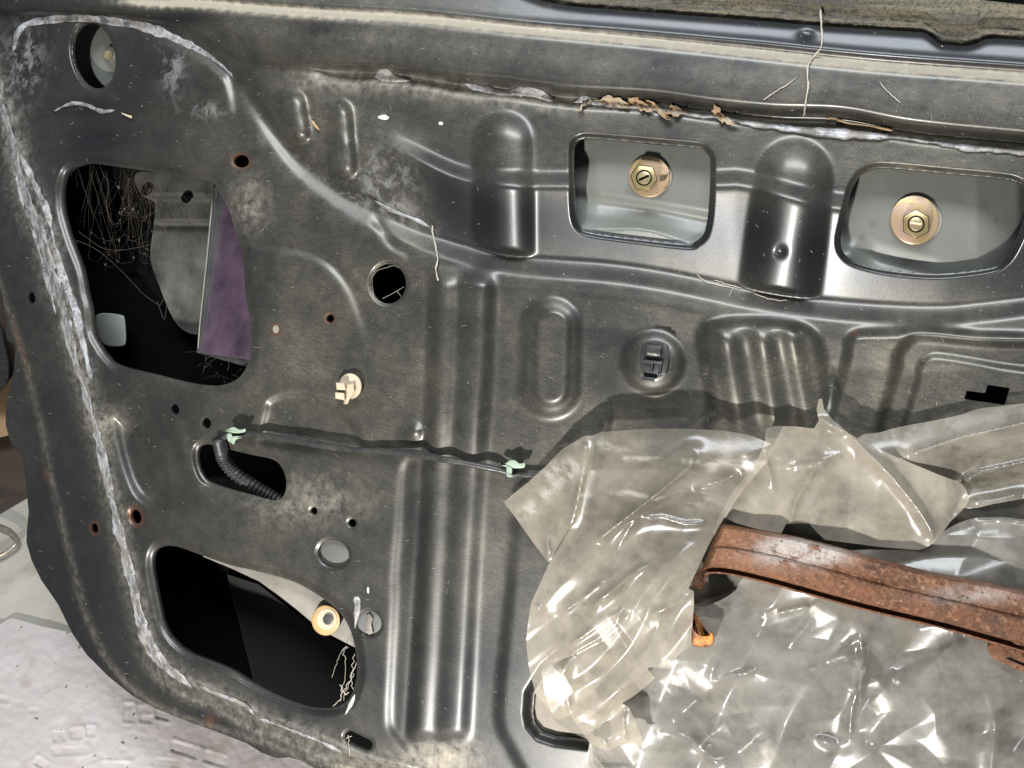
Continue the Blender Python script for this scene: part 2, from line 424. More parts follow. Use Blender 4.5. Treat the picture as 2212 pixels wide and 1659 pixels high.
M_PANEL = mat_panel(); M_SEAL = mat_sealer(); M_RUST = mat_rust()
M_GREY = mat_simple('grey_green_primer', (.175, .18, .16), .34, var=.22, scale=40, bump=.08)
M_GREYD = mat_simple('dusty_grey_steel', (.30, .28, .24), .5, var=.35, scale=60, bump=.2)
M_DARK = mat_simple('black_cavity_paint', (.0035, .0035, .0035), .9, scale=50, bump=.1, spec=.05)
M_ZINC = mat_simple('yellow_zinc_plate', (.50, .37, .18), .34, .5, scale=110, bump=.12, col2=(.48, .33, .25), thr=(.42, .62))
M_NUTSHADE = mat_simple('nut_shade_brown', (.07, .05, .03), .5, .3, scale=150, bump=.2)  # near-black brown, shade on the nut sides put into colour
M_NUT = mat_simple('brass_yellow_nut', (.40, .32, .15), .30, .6, scale=120, bump=.12, col2=(.36, .27, .14))
M_ZINCD = mat_simple('worn_zinc_thread', (.46, .38, .21), .35, .5, scale=200, bump=.3, col2=(.14, .12, .08))
M_STEEL = mat_simple('dull_steel', (.46, .44, .40), .33, .6, scale=80, bump=.2, col2=(.30, .24, .17))
M_NYLON = mat_simple('cream_nylon', (.56, .49, .37), .4, scale=60, bump=.1, col2=(.46, .37, .25))
M_AMBER = mat_simple('aged_nylon_ring', (.52, .36, .17), .4, scale=70, bump=.1, col2=(.38, .25, .12))
M_GREEN = mat_simple('pale_green_plastic', (.33, .43, .32), .42, scale=90, bump=.1, col2=(.28, .34, .25))
M_BLACKP = mat_simple('black_plastic', (.02, .021, .022), .42, scale=90, bump=.2, col2=(.045, .043, .04))
M_TAPE = mat_simple('grey_black_tape', (.03, .03, .03), .36, scale=120, bump=.3, col2=(.065, .06, .055))
def mat_rubber():
    s = NT('dusty_rubber'); v = s.stretched(16, 120, 420); n = s.noise(1, 5, .7, vec=v)
    c = s.mix(s.ramp(n, [(.40, 0), (.66, .8)]), (.07, .064, .05), (.22, .19, .125)); c = s.mix(s.ramp(s.noise(700, 2), [(.45, 0), (.7, .8)]), c, (.03, .028, .024))
    s.set(Base_Color=c, Roughness=.85); s.bump(s.noise(420, 4), .9, .001); return s.m
M_RUBBER = mat_rubber()
M_STRAW = mat_simple('dry_straw', (.50, .37, .22), .7, scale=120, bump=.3, col2=(.26, .16, .08))
M_WEB = mat_simple('dusty_cobweb', (.16, .135, .11), .9, scale=90, bump=0, col2=(.09, .07, .055))
M_LINT = mat_simple('pale_lint', (.55, .51, .44), .9, scale=90, bump=0, col2=(.40, .34, .26))
M_FOAM = mat_simple('pinkish_packing_sheet', (.54, .495, .485), .5, scale=22, bump=.9, col2=(.46, .415, .395), bscale=140)
M_BOARD = mat_simple('off_white_board', (.50, .475, .42), .45, scale=14, bump=.1, col2=(.40, .37, .31))
M_WOOD = mat_simple('raw_wood', (.42, .27, .14), .6, scale=25, bump=.3, col2=(.30, .18, .09))
M_FLOOR = mat_simple('brown_floor', (.085, .06, .045), .55, scale=12, bump=.3, col2=(.05, .036, .028))
M_FILM1 = mat_film('milky_plastic_film', .30, (.49, .46, .405)); M_FILM2 = mat_film('thin_plastic_film', .28, (.58, .525, .43)); M_FILM3 = mat_film('doubled_plastic_film', .44, (.60, .53, .425)); M_FILM4 = mat_film('inner_plastic_film', .36, (.38, .355, .31))
speck(M_FOAM, 120, .70, .74, (.16, .12, .09)); speck(M_FOAM, 30, .58, .8, (.38, .32, .27)); speck(M_BOARD, 90, .71, .75, (.12, .09, .06)); speck(M_BOARD, 20, .56, .8, (.30, .25, .18)); speck(M_GREY, 60, .66, .78, (.10, .085, .06)); speck(M_GREYD, 45, .6, .75, (.12, .10, .07)); speck(M_ZINC, 140, .62, .72, (.10, .07, .04))
M_PURPLE = mat_glass('purple_tinted_film', (.135, .085, .13), .55); M_CLEAR = mat_glass('clear_glass', (.30, .31, .30), .16)
M_ORANGE = mat_simple('orange_rust_bloom', (.62, .24, .05), .6, scale=130, bump=.6, col2=(.16, .05, .02), thr=(.4, .58))

# ------------------------------------------------------------------ the door: measured outlines
O1 = [(137,429),(138,400),(146,375),(160,363),(177,357),(203,353),(260,361),(312,368),(385,381),(445,389),(462,396),(477,421),(495,455),(510,507),(523,545),(531,638),(540,690),(542,755),(534,789),(520,812),(500,826),(469,833),(417,828),(338,809),(260,789),(234,768),(216,742),(203,713),(198,664),(190,632),(180,580),(156,515),(141,463)]
O2 = [(331,1215),(334,1197),(344,1184),(365,1179),(391,1183),(443,1202),(495,1220),(547,1232),(625,1253),(677,1279),(729,1318),(755,1357),(766,1396),(771,1435),(768,1474),(755,1508),(729,1526),(693,1529),(651,1521),(599,1500),(547,1474),(495,1443),(417,1412),(378,1383),(357,1349),(346,1305),(333,1240)]
O3 = [(427,985),(429,970),(437,962),(453,960),(500,972),(547,983),(586,991),(606,1005),(617,1030),(618,1055),(611,1073),(597,1081),(575,1078),(547,1070),(495,1056),(458,1043),(440,1030),(430,1005)]
O4 = [(1240,403),(1239,330),(1243,310),(1254,301),(1277,299),(1355,305),(1433,312),(1506,319),(1525,329),(1534,351),(1532,432),(1527,480),(1519,507),(1503,521),(1480,526),(1355,512),(1277,501),(1256,492),(1245,475),(1241,440)]
O5 = [(1834,429),(1844,400),(1860,378),(1885,365),(1922,363),(2053,375),(2157,385),(2196,393),(2218,412),(2214,470),(2192,530),(2167,565),(2131,580),(2027,591),(1922,583),(1850,566),(1822,545),(1816,518),(1823,481)]
O6 = [(1215,1425),(1185,1450),(1154,1500),(1151,1540),(1155,1562),(1170,1580),(1200,1590),(1290,1601),(1325,1640),(1400,1800),(2260,1820),(2260,1420),(1900,1385),(1620,1335),(1400,1340)]
OUT = [(-140,-300),(-105,0),(-72,300),(-32,500),(6,640),(14,700),(14,735),(34,742),(30,800),(21,840),(12,885),(12,918),(23,957),(47,984),(52,1004),(57,1054),(62,1106),(58,1145),(57,1171),(68,1210),(89,1253),(125,1305),(156,1368),(187,1414),(234,1461),(286,1503),(339,1532),(404,1558),(469,1581),(534,1606),(565,1626),(599,1638),(625,1636),(651,1643),(700,1672),(900,1740),(1300,1830),(2600,2050),(2600,-300)]
TOPY = ycurve([(-200,-220),(900,-120),(1100,-25),(1200,8),(1355,23),(1636,45),(1774,56),(1960,68),(1995,71),(2012,80),(2027,92),(2045,97),(2090,99),(2115,92),(2138,84),(2212,87),(2500,110)])
SEAM = catmull([(-70,-60),(-30,120),(0,215),(25,300),(49,408),(78,481),(96,533),(117,611),(135,664),(146,716),(167,794),(187,859),(206,924),(221,989),(232,1041),(245,1093),(253,1132),(263,1171),(276,1228),(289,1279),(302,1331),(312,1373),(328,1404),(352,1435),(378,1456),(417,1480),(456,1495),(508,1520),(568,1555),(625,1573),(693,1602),(750,1628),(834,1655),(1000,1700)], 4)
HEM = catmull([(-85,200),(-35,480),(8,645),(26,690),(42,742),(60,806),(86,911),(104,1002),(115,1054),(128,1106),(143,1171),(160,1238),(177,1305),(198,1362),(229,1422),(260,1461),(299,1498),(350,1530),(430,1562),(530,1592),(700,1655)], 4)
yB = ycurve([(-200,70),(25,48),(100,38),(170,36),(300,52),(380,80),(440,110),(505,165),(545,215),(585,270),(640,335),(700,385),(760,425),(830,458),(930,500),(1094,544),(1303,562),(1420,578),(1537,601),(1610,617),(1761,640),(1900,652),(2027,656),(2120,648),(2212,637),(2500,600)])
yG = ycurve([(-200,20),(300,40),(440,85),(545,140),(730,150),(860,156),(990,177),(1094,187),(1240,206),(1407,216),(1537,234),(1670,247),(1818,253),(1974,281),(2212,305),(2500,330)])
yL = ycurve([(-200,-30),(100,-8),(300,4),(443,9),(576,21),(730,31),(912,42),(1123,64),(1355,86),(1636,116),(1896,143),(2212,167),(2500,190)])
yC = ycurve([(600,290),(800,312),(847,320),(990,388),(1100,402),(1240,405),(1540,402),(1620,405),(1840,455),(2212,460),(2500,460)])

ST = 2.6
GX0, GY0 = -160.0, -80.0
X, Y = grid(GX0, GY0, 2440, 1860, ST)
B, G, L, C = yB(X), yG(X), yL(X), yC(X)
def gauss(d, w): return np.exp(-(d/w)**2)
def raised(sd, w): return 1-sm(-w, 0, sd)

# --- main panel
Hm = np.zeros_like(X)
Hm += np.interp(Y-B, [0, 12, 46, 80, 150], [-8, -7.4, 1.6, 2.8, 0])*sm(480, 620, X)*(.45+.55*sm(700, 1050, X))
inner = psdf(X, Y, np.concatenate([SEAM, [(2600, 2000), (2600, -300), (-70, -300)]]), 60)
Hm += -7*sm(-6, 8, inner) + 1.6*gauss(inner+12, 8)
hemreg = psdf(X, Y, np.concatenate([HEM, [(2600, 2000), (2600, -300), (-85, -300)]]), 60)
Hm += -2.2*sm(-2, 5, hemreg) + 1.2*gauss(hemreg+5, 5)
# mirror corner pad
MP = catmull([(28,110),(35,70),(60,48),(110,42),(170,42),(300,58),(380,86),(440,116),(485,150),(500,172),(512,255),(470,264),(400,252),(270,243),(190,226),(120,236),(60,255),(38,240)], 5, True)
sp_ = psdf(X, Y, MP); Hm += 3.2*raised(sp_, 20) + .8*fbm(X, Y, 40, 4, 3)*raised(sp_, 20)*2
# soft creases of the left field
K1 = catmull([(430,500),(547,523),(625,533),(690,552),(729,580),(761,624),(781,676),(802,742)], 5)
dk = pdist(X, Y, K1); Hm += -2.4*gauss(dk, 12)*sm(760, 640, Y) + .6*gauss(pdist(X, Y, K1+np.array([-14, 16])), 12)
Hm += -1.8*gauss(pdist(X, Y, catmull([(815,480),(832,505),(850,530),(880,545)], 5)), 10)
tz = psdf(X, Y, catmull([(571,885),(574,866),(590,856),(612,848),(659,845),(680,853),(742,892),(769,916),(780,940),(780,985),(571,985)], 3, True))
Hm += -3.4*raised(tz, 13)*sm(985, 940, Y)
pk = psdf(X, Y, catmull([(235,900),(275,890),(315,905),(345,950),(362,1010),(376,1060),(400,1095),(350,1110),(290,1085),(255,1010)], 4, True))
Hm += -8.5*raised(pk, 36)
Hm += 2.2*gauss(pdist(X, Y, catmull([(372,905),(388,945),(398,985),(410,1020),(428,1044)], 5)), 13)
sdb = ell(X, Y, 895, 933, 24, 24); Hm += 5.0*np.exp(-(np.hypot(X-895, Y-933)/18)**2)
# wide channel with the two ribs
ch = psdf(X, Y, catmull([(862,1000),(853,1050),(847,1145),(839,1240),(839,1305),(831,1461),(828,1555),(838,1590),(880,1650),(890,1760),(1165,1760),(1125,1630),(1094,1570),(1092,1500),(1112,1305),(1128,1100),(1128,960),(1000,930),(900,970)], 3, True))
Hm += -2.6*raised(ch, 26)*(sm(880, 1010, Y)*sm(905, 865, X)+sm(900, 1350, Y)*sm(865, 905, X))
ra = ycurve([(500,960),(610,958),(806,953),(1145,938),(1560,912),(1900,890)]); rb = ycurve([(500,1033),(620,1030),(806,1024),(1145,1000),(1560,977),(1900,955)])
fade = sm(572, 625, Y)*sm(1612, 1575, Y)
rxa, rxb = ra(Y), rb(Y)
pad = sm(rxa-36, rxa-8, X)*sm(rxb+50, rxb+10, X)
Hm += fade*(1+.9*sm(1050, 850, Y))*(3.8*pad + .8*gauss(X-rxa, 22) + .8*gauss(X-rxb, 24) - .9*gauss(X-(rxa+rxb)/2+4, 15))
Hm += -1.0*gauss(X-rxa+30, 7)*fade
# oblong pressing
def capsule(ax, ay, bx, by, r): return pdist(X, Y, np.array([(ax, ay), (bx, by)])) - r
Hm += 5.0*raised(capsule(1192, 708, 1189, 838, 72), 28) + 3.4*raised(capsule(1193, 706, 1190, 838, 44), 14)
# round pressing
rr = np.hypot(X-1411, Y-783); Hm += 5.2*sm(74, 50, rr) + 2.0*sm(48, 38, rr)
# right-hand ribs
bp = psdf(X, Y, catmull([(1500,740),(1512,700),(1545,684),(1640,680),(1720,690),(1768,715),(1788,770),(1800,860),(1815,1000),(1540,1000),(1520,860)], 4, True))
Hm += 7.0*raised(bp, 30)*np.clip(1.1-(Y-690)/420, .3, 1.1)
dy = Y-720
for x0, sl, w, a in ((1566, .17, 30, 6.5), (1644, .16, 27, 6.0), (1708, .2, 22, 4.5)):
    Hm += a*gauss(X-(x0+sl*dy), w)*sm(690, 740, Y)*np.clip(1.15-(Y-720)/330, .3, 1.15)
pl = psdf(X, Y, catmull([(1818,760),(1826,725),(1850,708),(1920,704),(2000,700),(2120,712),(2460,745),(2460,1010),(1830,1010)], 4, True))
Hm += 6.5*raised(pl, 26)
pl2 = psdf(X, Y, catmull([(1925,790),(1932,755),(1955,728),(1990,716),(2120,728),(2460,765),(2460,1010),(1925,1010)], 4, True))
Hm += -6.5*raised(pl2, 24)
pl3 = psdf(X, Y, catmull([(1975,820),(1982,785),(2000,768),(2035,762),(2212,790),(2460,815),(2460,1010),(1975,1010)], 4, True))
Hm += 4.0*raised(pl3, 15)
Hm += -1.4*gauss(pdist(X, Y, catmull([(1300,930),(1400,905),(1560,905),(1700,930)], 4)), 34)
Hm += .5*fbm(X, Y, 160, 2, 9)
# frame round the big opening
s1 = psdf(X, Y, O1, 140); Hm += 3.6*gauss(s1-46, 20)*sm(330, 120, X)*sm(280, 360, Y)
# --- belt-line region above the long crease
t = np.clip((B-Y)/np.maximum(B-C, 30), 0, 1.0)
wR = sm(780, 930, X)
V0 = -8*sm(480, 620, X)*(.45+.55*sm(700, 1050, X))
Hu = np.where(Y > C, V0+(15-V0)*t, np.maximum(7, 15-8*(C-Y)/34))
Hu2 = (V0*sm(24, 0, B-Y)+np.interp(B-Y, [0, 22, 60, 140], [0, 3.5, 6, 7])) + 1.6*fbm(X, Y, 45, 4, 21)*2*sm(560, 640, X)
Hu = Hu*wR + Hu2*(1-wR)
Hu = np.minimum(Hu, 14.2)
def boss(H, ax, ay, bx, by, r0, r1, top):
    a = np.array([ax, ay], float); b = np.array([bx, by], float); e = b-a; tt = np.clip(((X-ax)*e[0]+(Y-ay)*e[1])/(e @ e), 0, 1)
    d = np.hypot(X-ax-tt*e[0], Y-ay-tt*e[1])/(r0+(r1-r0)*tt)
    p = np.clip(1-d, 0, 1); prof = np.where(d < 1, np.sqrt(np.clip(1-(np.clip(d, 0, 1))**2.6, 0, 1)), 0)
    return H + top*np.where(d < 1, (1-np.clip(d, 0, 1)**2.4)**1.4, 0)*(1-.5*sm(.9, 1.0, tt))
Hu = boss(Hu, 1088, 306, 1092, 640, 68, 68, 9)
Hu = boss(Hu, 1716, 382, 1672, 720, 88, 90, 10.5)
Hu += -2.6*gauss(ell(X, Y, 1686, 543, 12, 12)+12, 9)
Hu += 8*np.clip(1-(pdist(X, Y, np.array([(632, 225), (641, 283)]))/32)**2, 0, 1) + 8*np.clip(1-(pdist(X, Y, np.array([(732, 245), (743, 358)]))/31)**2, 0, 1)
dg = G-Y
groove = np.interp(dg, [-26, -14, -3, 0], [0, -4.5, -5.5, -6])*sm(640, 760, X)
Hu = Hu+np.where(dg < 0, groove, 0)
Hf = np.interp(dg, [0, 5, 20, 60], [2, 10, 15.5, 16])
Hf = np.where(X < 760, np.interp(X, [480, 760], [0, 1])*Hf+(1-np.interp(X, [480, 760], [0, 1]))*np.interp(dg, [0, 60], [7, 16]), Hf)
dl = L-Y; kk = np.interp(X, [1200, 1636, 2212], [16, 25, 27])
Hf = Hf - 16 + np.where(dl < 9, np.interp(dl, [-11, 10], [16, 10.0]), np.where(dl < kk, 10+(dl-9)/(kk-9)*3.0, np.interp(dl-kk, [0, 8, 70], [13, 12.6, 8.5])))
Hf -= 3.0*np.clip(1-(Y-TOPY(X))/9, 0, 1)**2
Hf += 1.8*gauss(dl-kk, 5.5)
Hf += -3.0*gauss(ell(X, Y, 1742, 72, 26, 17, 5)+17, 11)
Hu = np.where(Y < G, Hf, Hu)
Hp = np.where(Y < B, Hu, Hm)
Hp = blur(Hp, 7)
# --- holes
S = np.full(X.shape, 90.0); rim = np.zeros_like(X)
holes = [(O1, 20, 3.6, 4), (O2, 20, 3.6, 4), (O3, 15, 2.8, 3), (O4, 13, 3.6, 4), (O5, 13, 3.6, 4), (O6, 26, 5.0, 2)]
SD = {}
for k, (o, w, dpt, n) in enumerate(holes):
    sd = psdf(X, Y, catmull(o, n, True) if k < 5 else o, 90)
    SD[k] = sd; S = np.minimum(S, sd); rim += dpt*sm(w, 0, np.maximum(sd, 0))
for cx, cy, rx, ry, an, w, dp in ((203,120,45,72,-12,7,2.5),(839,613,38,43,0,7,1.8),(521,348,17,14,10,6,.8),(713,688,8.5,9,0,5,.6),(68,643,8,13,-12,5,.8),(378,884,9,11.5,-15,4,.6),(446,914,9.5,12,-15,4,.6),(294,1116,11,16,-18,9,1.6),(204,1141,8,11.5,-15,4,.6),(678,1104,8,8.5,0,5,1),(761,1130,9,9,0,5,1),(720,1196,34,29,20,6,1.2),(797,1347,27,27,0,5,1)):
    sd = np.clip(ell(X, Y, cx, cy, rx, ry, an), -90, 90); S = np.minimum(S, sd); rim += dp*sm(w, 0, np.maximum(sd, 0))
sd = pdist(X, Y, np.array([(757, 1592), (792, 1609)]))-13; S = np.minimum(S, sd); rim += 1.2*sm(6, 0, np.maximum(sd, 0))
S = np.minimum(S, psdf(X, Y, [(2083,862),(2088,844),(2128,849),(2133,831),(2182,838),(2171,875)], 90))
Hp = Hp-rim
HBASE = Hp.copy()
so = -psdf(X, Y, OUT, 90); stp = Y-TOPY(X)
backarr = np.where(so < 6, 34.0, np.where(stp < 6, 8.0, 2.2))
Ssolid = np.minimum(np.minimum(S, so), stp)
def H(x, y): return bilin(GX0, GY0, ST, HBASE, x, y)

# --- dirt that lies on the panel
nz = lambda s, sd_: fbm(X, Y, s, 5, sd_)
dust = 0.85 + 1.1*nz(260, 31) + .5*nz(60, 33)
dust *= 1 - .45*sm(1000, 1450, Y)
dust *= 1 - .85*sm(8, 20, L-Y)*sm(1000, 1300, X)
dust *= 1 - .35*sm(420, 120, X)*sm(850, 1150, Y)
dust *= 1 - .9*gauss((Y-(B+C)/2)/95, 1)*sm(850, 1000, X)
for cx, cy, rx, ry in ((205,300,70,45),(690,66,34,18),(390,40,70,16),(1400,103,60,10),(195,235,60,25),(1440,140,60,30),(1560,118,90,10),(2100,172,110,8)):
    dust *= 1-.85*gauss(np.hypot((X-cx)/rx, (Y-cy)/ry), 1)
dust *= 1-.5*sm(620, 60, X)
dust *= 1-.35*sm(330, 120, Y)*sm(700, 1000, X)
dust = np.clip(dust, .08, 1.6)
dirt = 1.5*gauss(Y-L, 10.5)*sm(200, 330, X) + .45*np.clip(gauss(Y-G-22, 26), 0, 1)*sm(560, 700, X)*sm(1500, 1100, X)
dirt += .7*gauss(np.hypot((X-955)/75, (Y-1640)/38), 1) + .35*gauss(np.hypot((X-660)/130, (Y-1080)/60), 1) + .35*gauss(np.hypot((X-240)/45, (Y-910)/35), 1)
dirt += .32*np.clip(gauss(inner+2, 26), 0, 1) + .25*gauss(hemreg, 8) + .4*gauss(np.hypot((X-540)/45, (Y-440)/60), 1) + .35*sm(20, -10, np.abs(inner-30))*sm(1380, 1480, Y)
dirt += .15*np.clip(1-np.abs(Y-(L+50))/60, 0, 1)*sm(560, 800, X)*(.6+1.4*nz(90, 44))
residue = .95*gauss(np.hypot((X-55)/38, (Y-130)/75), 1) + .8*gauss(np.hypot((X-375)/28, (Y-150)/60), 1) + .75*gauss(np.hypot((X-450)/45, (Y-240)/18), 1) + .75*gauss(np.hypot((X-845)/90, (Y-400)/80), 1)*sm(960, 840, X) + .5*np.clip(gauss(inner, 40), 0, 1)*sm(1100, 300, Y)*.9
residue += .4*gauss(inner+4, 13)+.35*gauss(pdist(X, Y, np.array([(81,408),(104,468),(125,559),(146,625),(161,664),(182,755),(198,820)])), 16)
residue += .22*gauss(pdist(X, Y, np.array([(560,300),(640,345),(700,390),(790,440),(930,495)])), 22)
rust = sum(gauss(np.clip(ell(X, Y, cx, cy, r1, r2, an), 0, 99), w) for cx, cy, r1, r2, an, w in ((713,688,8.5,9,0,5),(597,712,9,10,0,4),(294,1116,12,18,-18,5),(521,348,17,14,10,4),(1847,720,2,2,0,5),(205,1141,8,11,0,3)))
rust += .8*gauss(hemreg, 4)*gauss(Y-745, 70) + .7*gauss(np.hypot((X-100)/8, (Y-1025)/12), 1)+.9*gauss(np.hypot((X-453)/12, (Y-1556)/12), 1)
door = empty('car_door', PF(np.array([500.]), np.array([1650.]), np.array([0.]))[0])
tag(door, 'black painted car door standing on edge, inner side stripped bare, dusty', 'car door')
sheet('inner_panel', X, Y, Hp, Ssolid, M_PANEL, door, backarr=backarr, attrs=dict(film_of_dust=dust, dirt=np.clip(dirt, 0, 1), residue=np.clip(residue, 0, 1), rust=np.clip(rust, 0, 1)))

# --- outer skin: closes the door from behind
xs, ys = grid(-160, -160, 2440, 1900, 20)
sk = np.minimum(-psdf(xs, ys, OUT, 90)-14, 60)
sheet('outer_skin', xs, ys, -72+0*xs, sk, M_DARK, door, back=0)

# --- plates seen through the two belt openings
xs, ys = grid(1205, 275, 1570, 560, 4)
edge = np.interp(xs, [1205, 1290, 1400, 1570], [400, 414, 432, 462])
hp = -9 + 0*xs
hp += np.interp(xs, [1205, 1240, 1262, 1290], [-9, -4, -3.5, 0])
hp += np.interp(ys-edge, [-8, 0, 22, 52, 95], [0, -.6, -5, -2, 5])
hp += 5*gauss(np.hypot((xs-1385)/75, (ys-505)/35), 1) + 5*gauss(np.hypot((xs-1255)/22, (ys-480)/40), 1)
sheet('bracket_plate', xs, ys, np.minimum(blur(hp, 2), H(xs, ys)-2.6), np.ones_like(xs)*9, M_GREY, door, back=0)
xs, ys = grid(1790, 335, 2250, 620, 4)
edge = np.interp(xs, [1790, 1828, 1900, 2030, 2120, 2250], [430, 488, 525, 560, 556, 520])
hp = -10 + 0*xs + np.interp(ys-edge, [-10, 0, 40, 90], [0, -.6, -4, 2]) + np.interp(xs, [2060, 2110, 2200, 2250], [0, -1.0, -12, -34])
hp += 6*gauss(np.hypot((xs-1835)/30, (ys-545)/30), 1)
sheet('bracket_plate', xs, ys, np.minimum(blur(hp, 2), H(xs, ys)-2.6), np.ones_like(xs)*9, M_GREY, door, back=0)

def bolt(cx, cy, rw, nx, ny, rn, hz, slot, tilt):
    st_ = slab('bolt', circ(nx, ny, rn*.50, n=20), hz+1, hz+11.8, M_ZINCD, door, 1.5)
    slab('washer', circ(cx, cy, rw, rw*1.01, n=40), hz, hz+2.0, M_ZINC, st_, 3)
    slab('nut', circ(nx, ny, rn, n=6, a0=tilt), hz+2, hz+11.0, M_NUT, st_, 2.2)
    slab('thread_gap', circ(nx, ny, rn*.60, n=24), hz+10.9, hz+11.15, M_DARK, st_, .3)
    slab('nut_shade_collar', circ(nx, ny, rn*1.06, n=6, a0=tilt), hz+2, hz+6.0, M_NUTSHADE, st_, 1)  # added dark hex collar, paints the shade around the foot of the nut
    a = math.radians(slot); ux, uy = math.cos(a), math.sin(a); l, w = rn*.42, rn*.085
    pts = [(nx+ux*l*i-uy*w*j, ny+uy*l*i+ux*w*j) for i, j in ((-1, -1), (1, -1), (1, 1), (-1, 1))]
    slab('screw_slot', pts, hz+11.7, hz+12.1, M_ZINC if slot > 0 else M_DARK, st_, .6)
    slab('spacer', circ(cx+rw*.28, cy+1, rw*.84, n=32), hz-.8, hz+.5, M_GREYD, st_, 2)
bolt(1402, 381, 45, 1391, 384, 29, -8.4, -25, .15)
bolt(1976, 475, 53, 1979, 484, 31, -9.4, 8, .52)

# --- parts inside the mirror-corner hole
slab('hinge_plate', circ(262, 118, 68, 82, n=36), -22, -18, M_GREY, door, 3)
md = slab('hinge_stud', circ(232, 118, 10, 9, n=16), -18, -6, M_ZINCD, door, 2)
slab('nut', circ(240, 117, 17, 18, n=6, a0=.3), -18, -13, M_STEEL, md, 2)

# --- things in the large opening: glass, run channel, blocks
slab('window_glass', [(462,380),(560,380),(560,800),(425,762),(428,735)], -22, -20, M_CLEAR, door, 1)
xs, ys = grid(420, 425, 570, 800, 3)
tsd = -psdf(xs, ys, [(482,437),(495,440),(560,480),(560,790),(529,775),(430,762),(443,703),(458,598),(469,533),(477,468)], 60)
sheet('tinted_film', xs, ys, -18.5+1.6*fbm(xs, ys, 50, 2, 13)*2+.8*np.abs(np.sin(xs/17+ys/31+3*fbm(xs, ys, 60, 2, 5))), tsd, M_PURPLE, door, back=0)
tube_cam('glass_edge', [Pa(463,388,-19), Pa(447,560,-19), Pa(432,700,-19), Pa(428,752,-19)], .0006, M_GREYD, door, 6)
xs, ys = grid(285, 350, 560, 760, 5)
sr = psdf(xs, ys, catmull([(300,372),(380,378),(560,400),(560,690),(470,720),(410,720),(375,690),(345,620),(325,560),(330,500),(335,440),(310,425),(292,395)], 3, True))
hr = -58+np.interp(ys, [350, 420, 432, 478, 484, 500, 560, 640, 760], [16, 18, 6, 8, -2, 4, 8, 2, 0]) + 2*fbm(xs, ys, 60, 4, 5)
sheet('run_channel', xs, ys, hr, -sr, mat_simple('dusty_dark_steel', (.12, .115, .10), .6, scale=22, bump=.4, col2=(.016, .016, .014)), door, back=12)
for cx, cy in ((315, 412), (402, 428)): slab('rivet', circ(cx, cy, 11, n=14), -45, -36, M_DARK, door, 3)
slab('stop_block', catmull([(206,690),(210,680),(225,676),(260,680),(270,690),(273,735),(265,748),(235,748),(222,742),(210,722)], 3, True), -60, -50, mat_simple('grey_foam', (.38, .40, .35), .7, scale=40), door, 5)
slab('stop_block', [(254,568),(300,570),(323,574),(320,596),(262,592)], -78, -70, M_DARK, door, 4)

# --- regulator arm and roller in the lower opening
arm = [(425,1185),(500,1200),(560,1215),(640,1235),(700,1265),(750,1310),(785,1380),(790,1410),(757,1394),(715,1372),(680,1350),(640,1316),(600,1285),(560,1256),(500,1228),(440,1203)]
slab('regulator_arm', arm, -18, -15, M_GREYD, door, 3)
ro = slab('roller', circ(704, 1340, 31, 33, n=32), -15, -8, M_AMBER, door, 5)
slab('roller_dish', circ(706, 1338, 22, 23, n=28), -8.2, -7.4, M_NYLON, ro, 2)
slab('roller_pin', circ(708, 1338, 11, 11.5, n=20), -7.6, -5.5, mat_simple('dark_pin', (.09, .09, .085), .4, .3), ro, 2)
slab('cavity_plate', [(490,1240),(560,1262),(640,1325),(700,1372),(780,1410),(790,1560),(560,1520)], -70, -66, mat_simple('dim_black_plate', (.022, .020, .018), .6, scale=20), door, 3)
# --- plates closing the two round holes of the lower field and the corner of the service opening
slab('blanking_plate', circ(722, 1197, 44, 40, n=28), -6, -4.6, mat_simple('grey_sealing_disc', (.13, .128, .115), .5, scale=60), door, 2)
slab('blanking_plate', circ(799, 1348, 36, 36, n=28), -4.2, -2.6, mat_simple('grey_tape', (.15, .15, .145), .5, scale=60), door, 2)
slab('screw_stub', [(790,1330),(797,1326),(806,1336),(802,1350),(806,1368),(798,1372),(790,1366),(793,1348)], -2.6, -.6, mat_simple('scratched_metal', (.30, .26, .22), .5, scale=200, col2=(.05, .04, .03)), door, 1.5)
slab('lower_skin', [(1120,1470),(1285,1480),(1285,1625),(1120,1600)], -10, -8, mat_simple('beige_dusty_steel', (.30, .265, .21), .6, scale=50, bump=.3), door, 2)
slab('plug_stain', circ(596, 711, 7, 9, n=16), H(596, 711), H(596, 711)+.5, M_GREYD, door, 1)

# --- weather strip on the belt line
xs, ys = grid(980, -70, 2440, 130, 4)
tp = TOPY(xs)
sw = np.minimum(tp+24-ys, ys-np.interp(xs, [980, 2040, 2212, 2440], [-70, -8, 10, 30]))
hw = 1+np.interp(tp-ys, [-20, 0, 6, 16, 22, 40, 46, 70], [0, 1.5, 3.5, 4.5, 2, 3.5, 6.5, 7]) + 1.3*fbm(xs, ys, 14, 3, 7)*2
sheet('weather_strip', xs, ys, hw, sw, M_RUBBER, door, back=6)

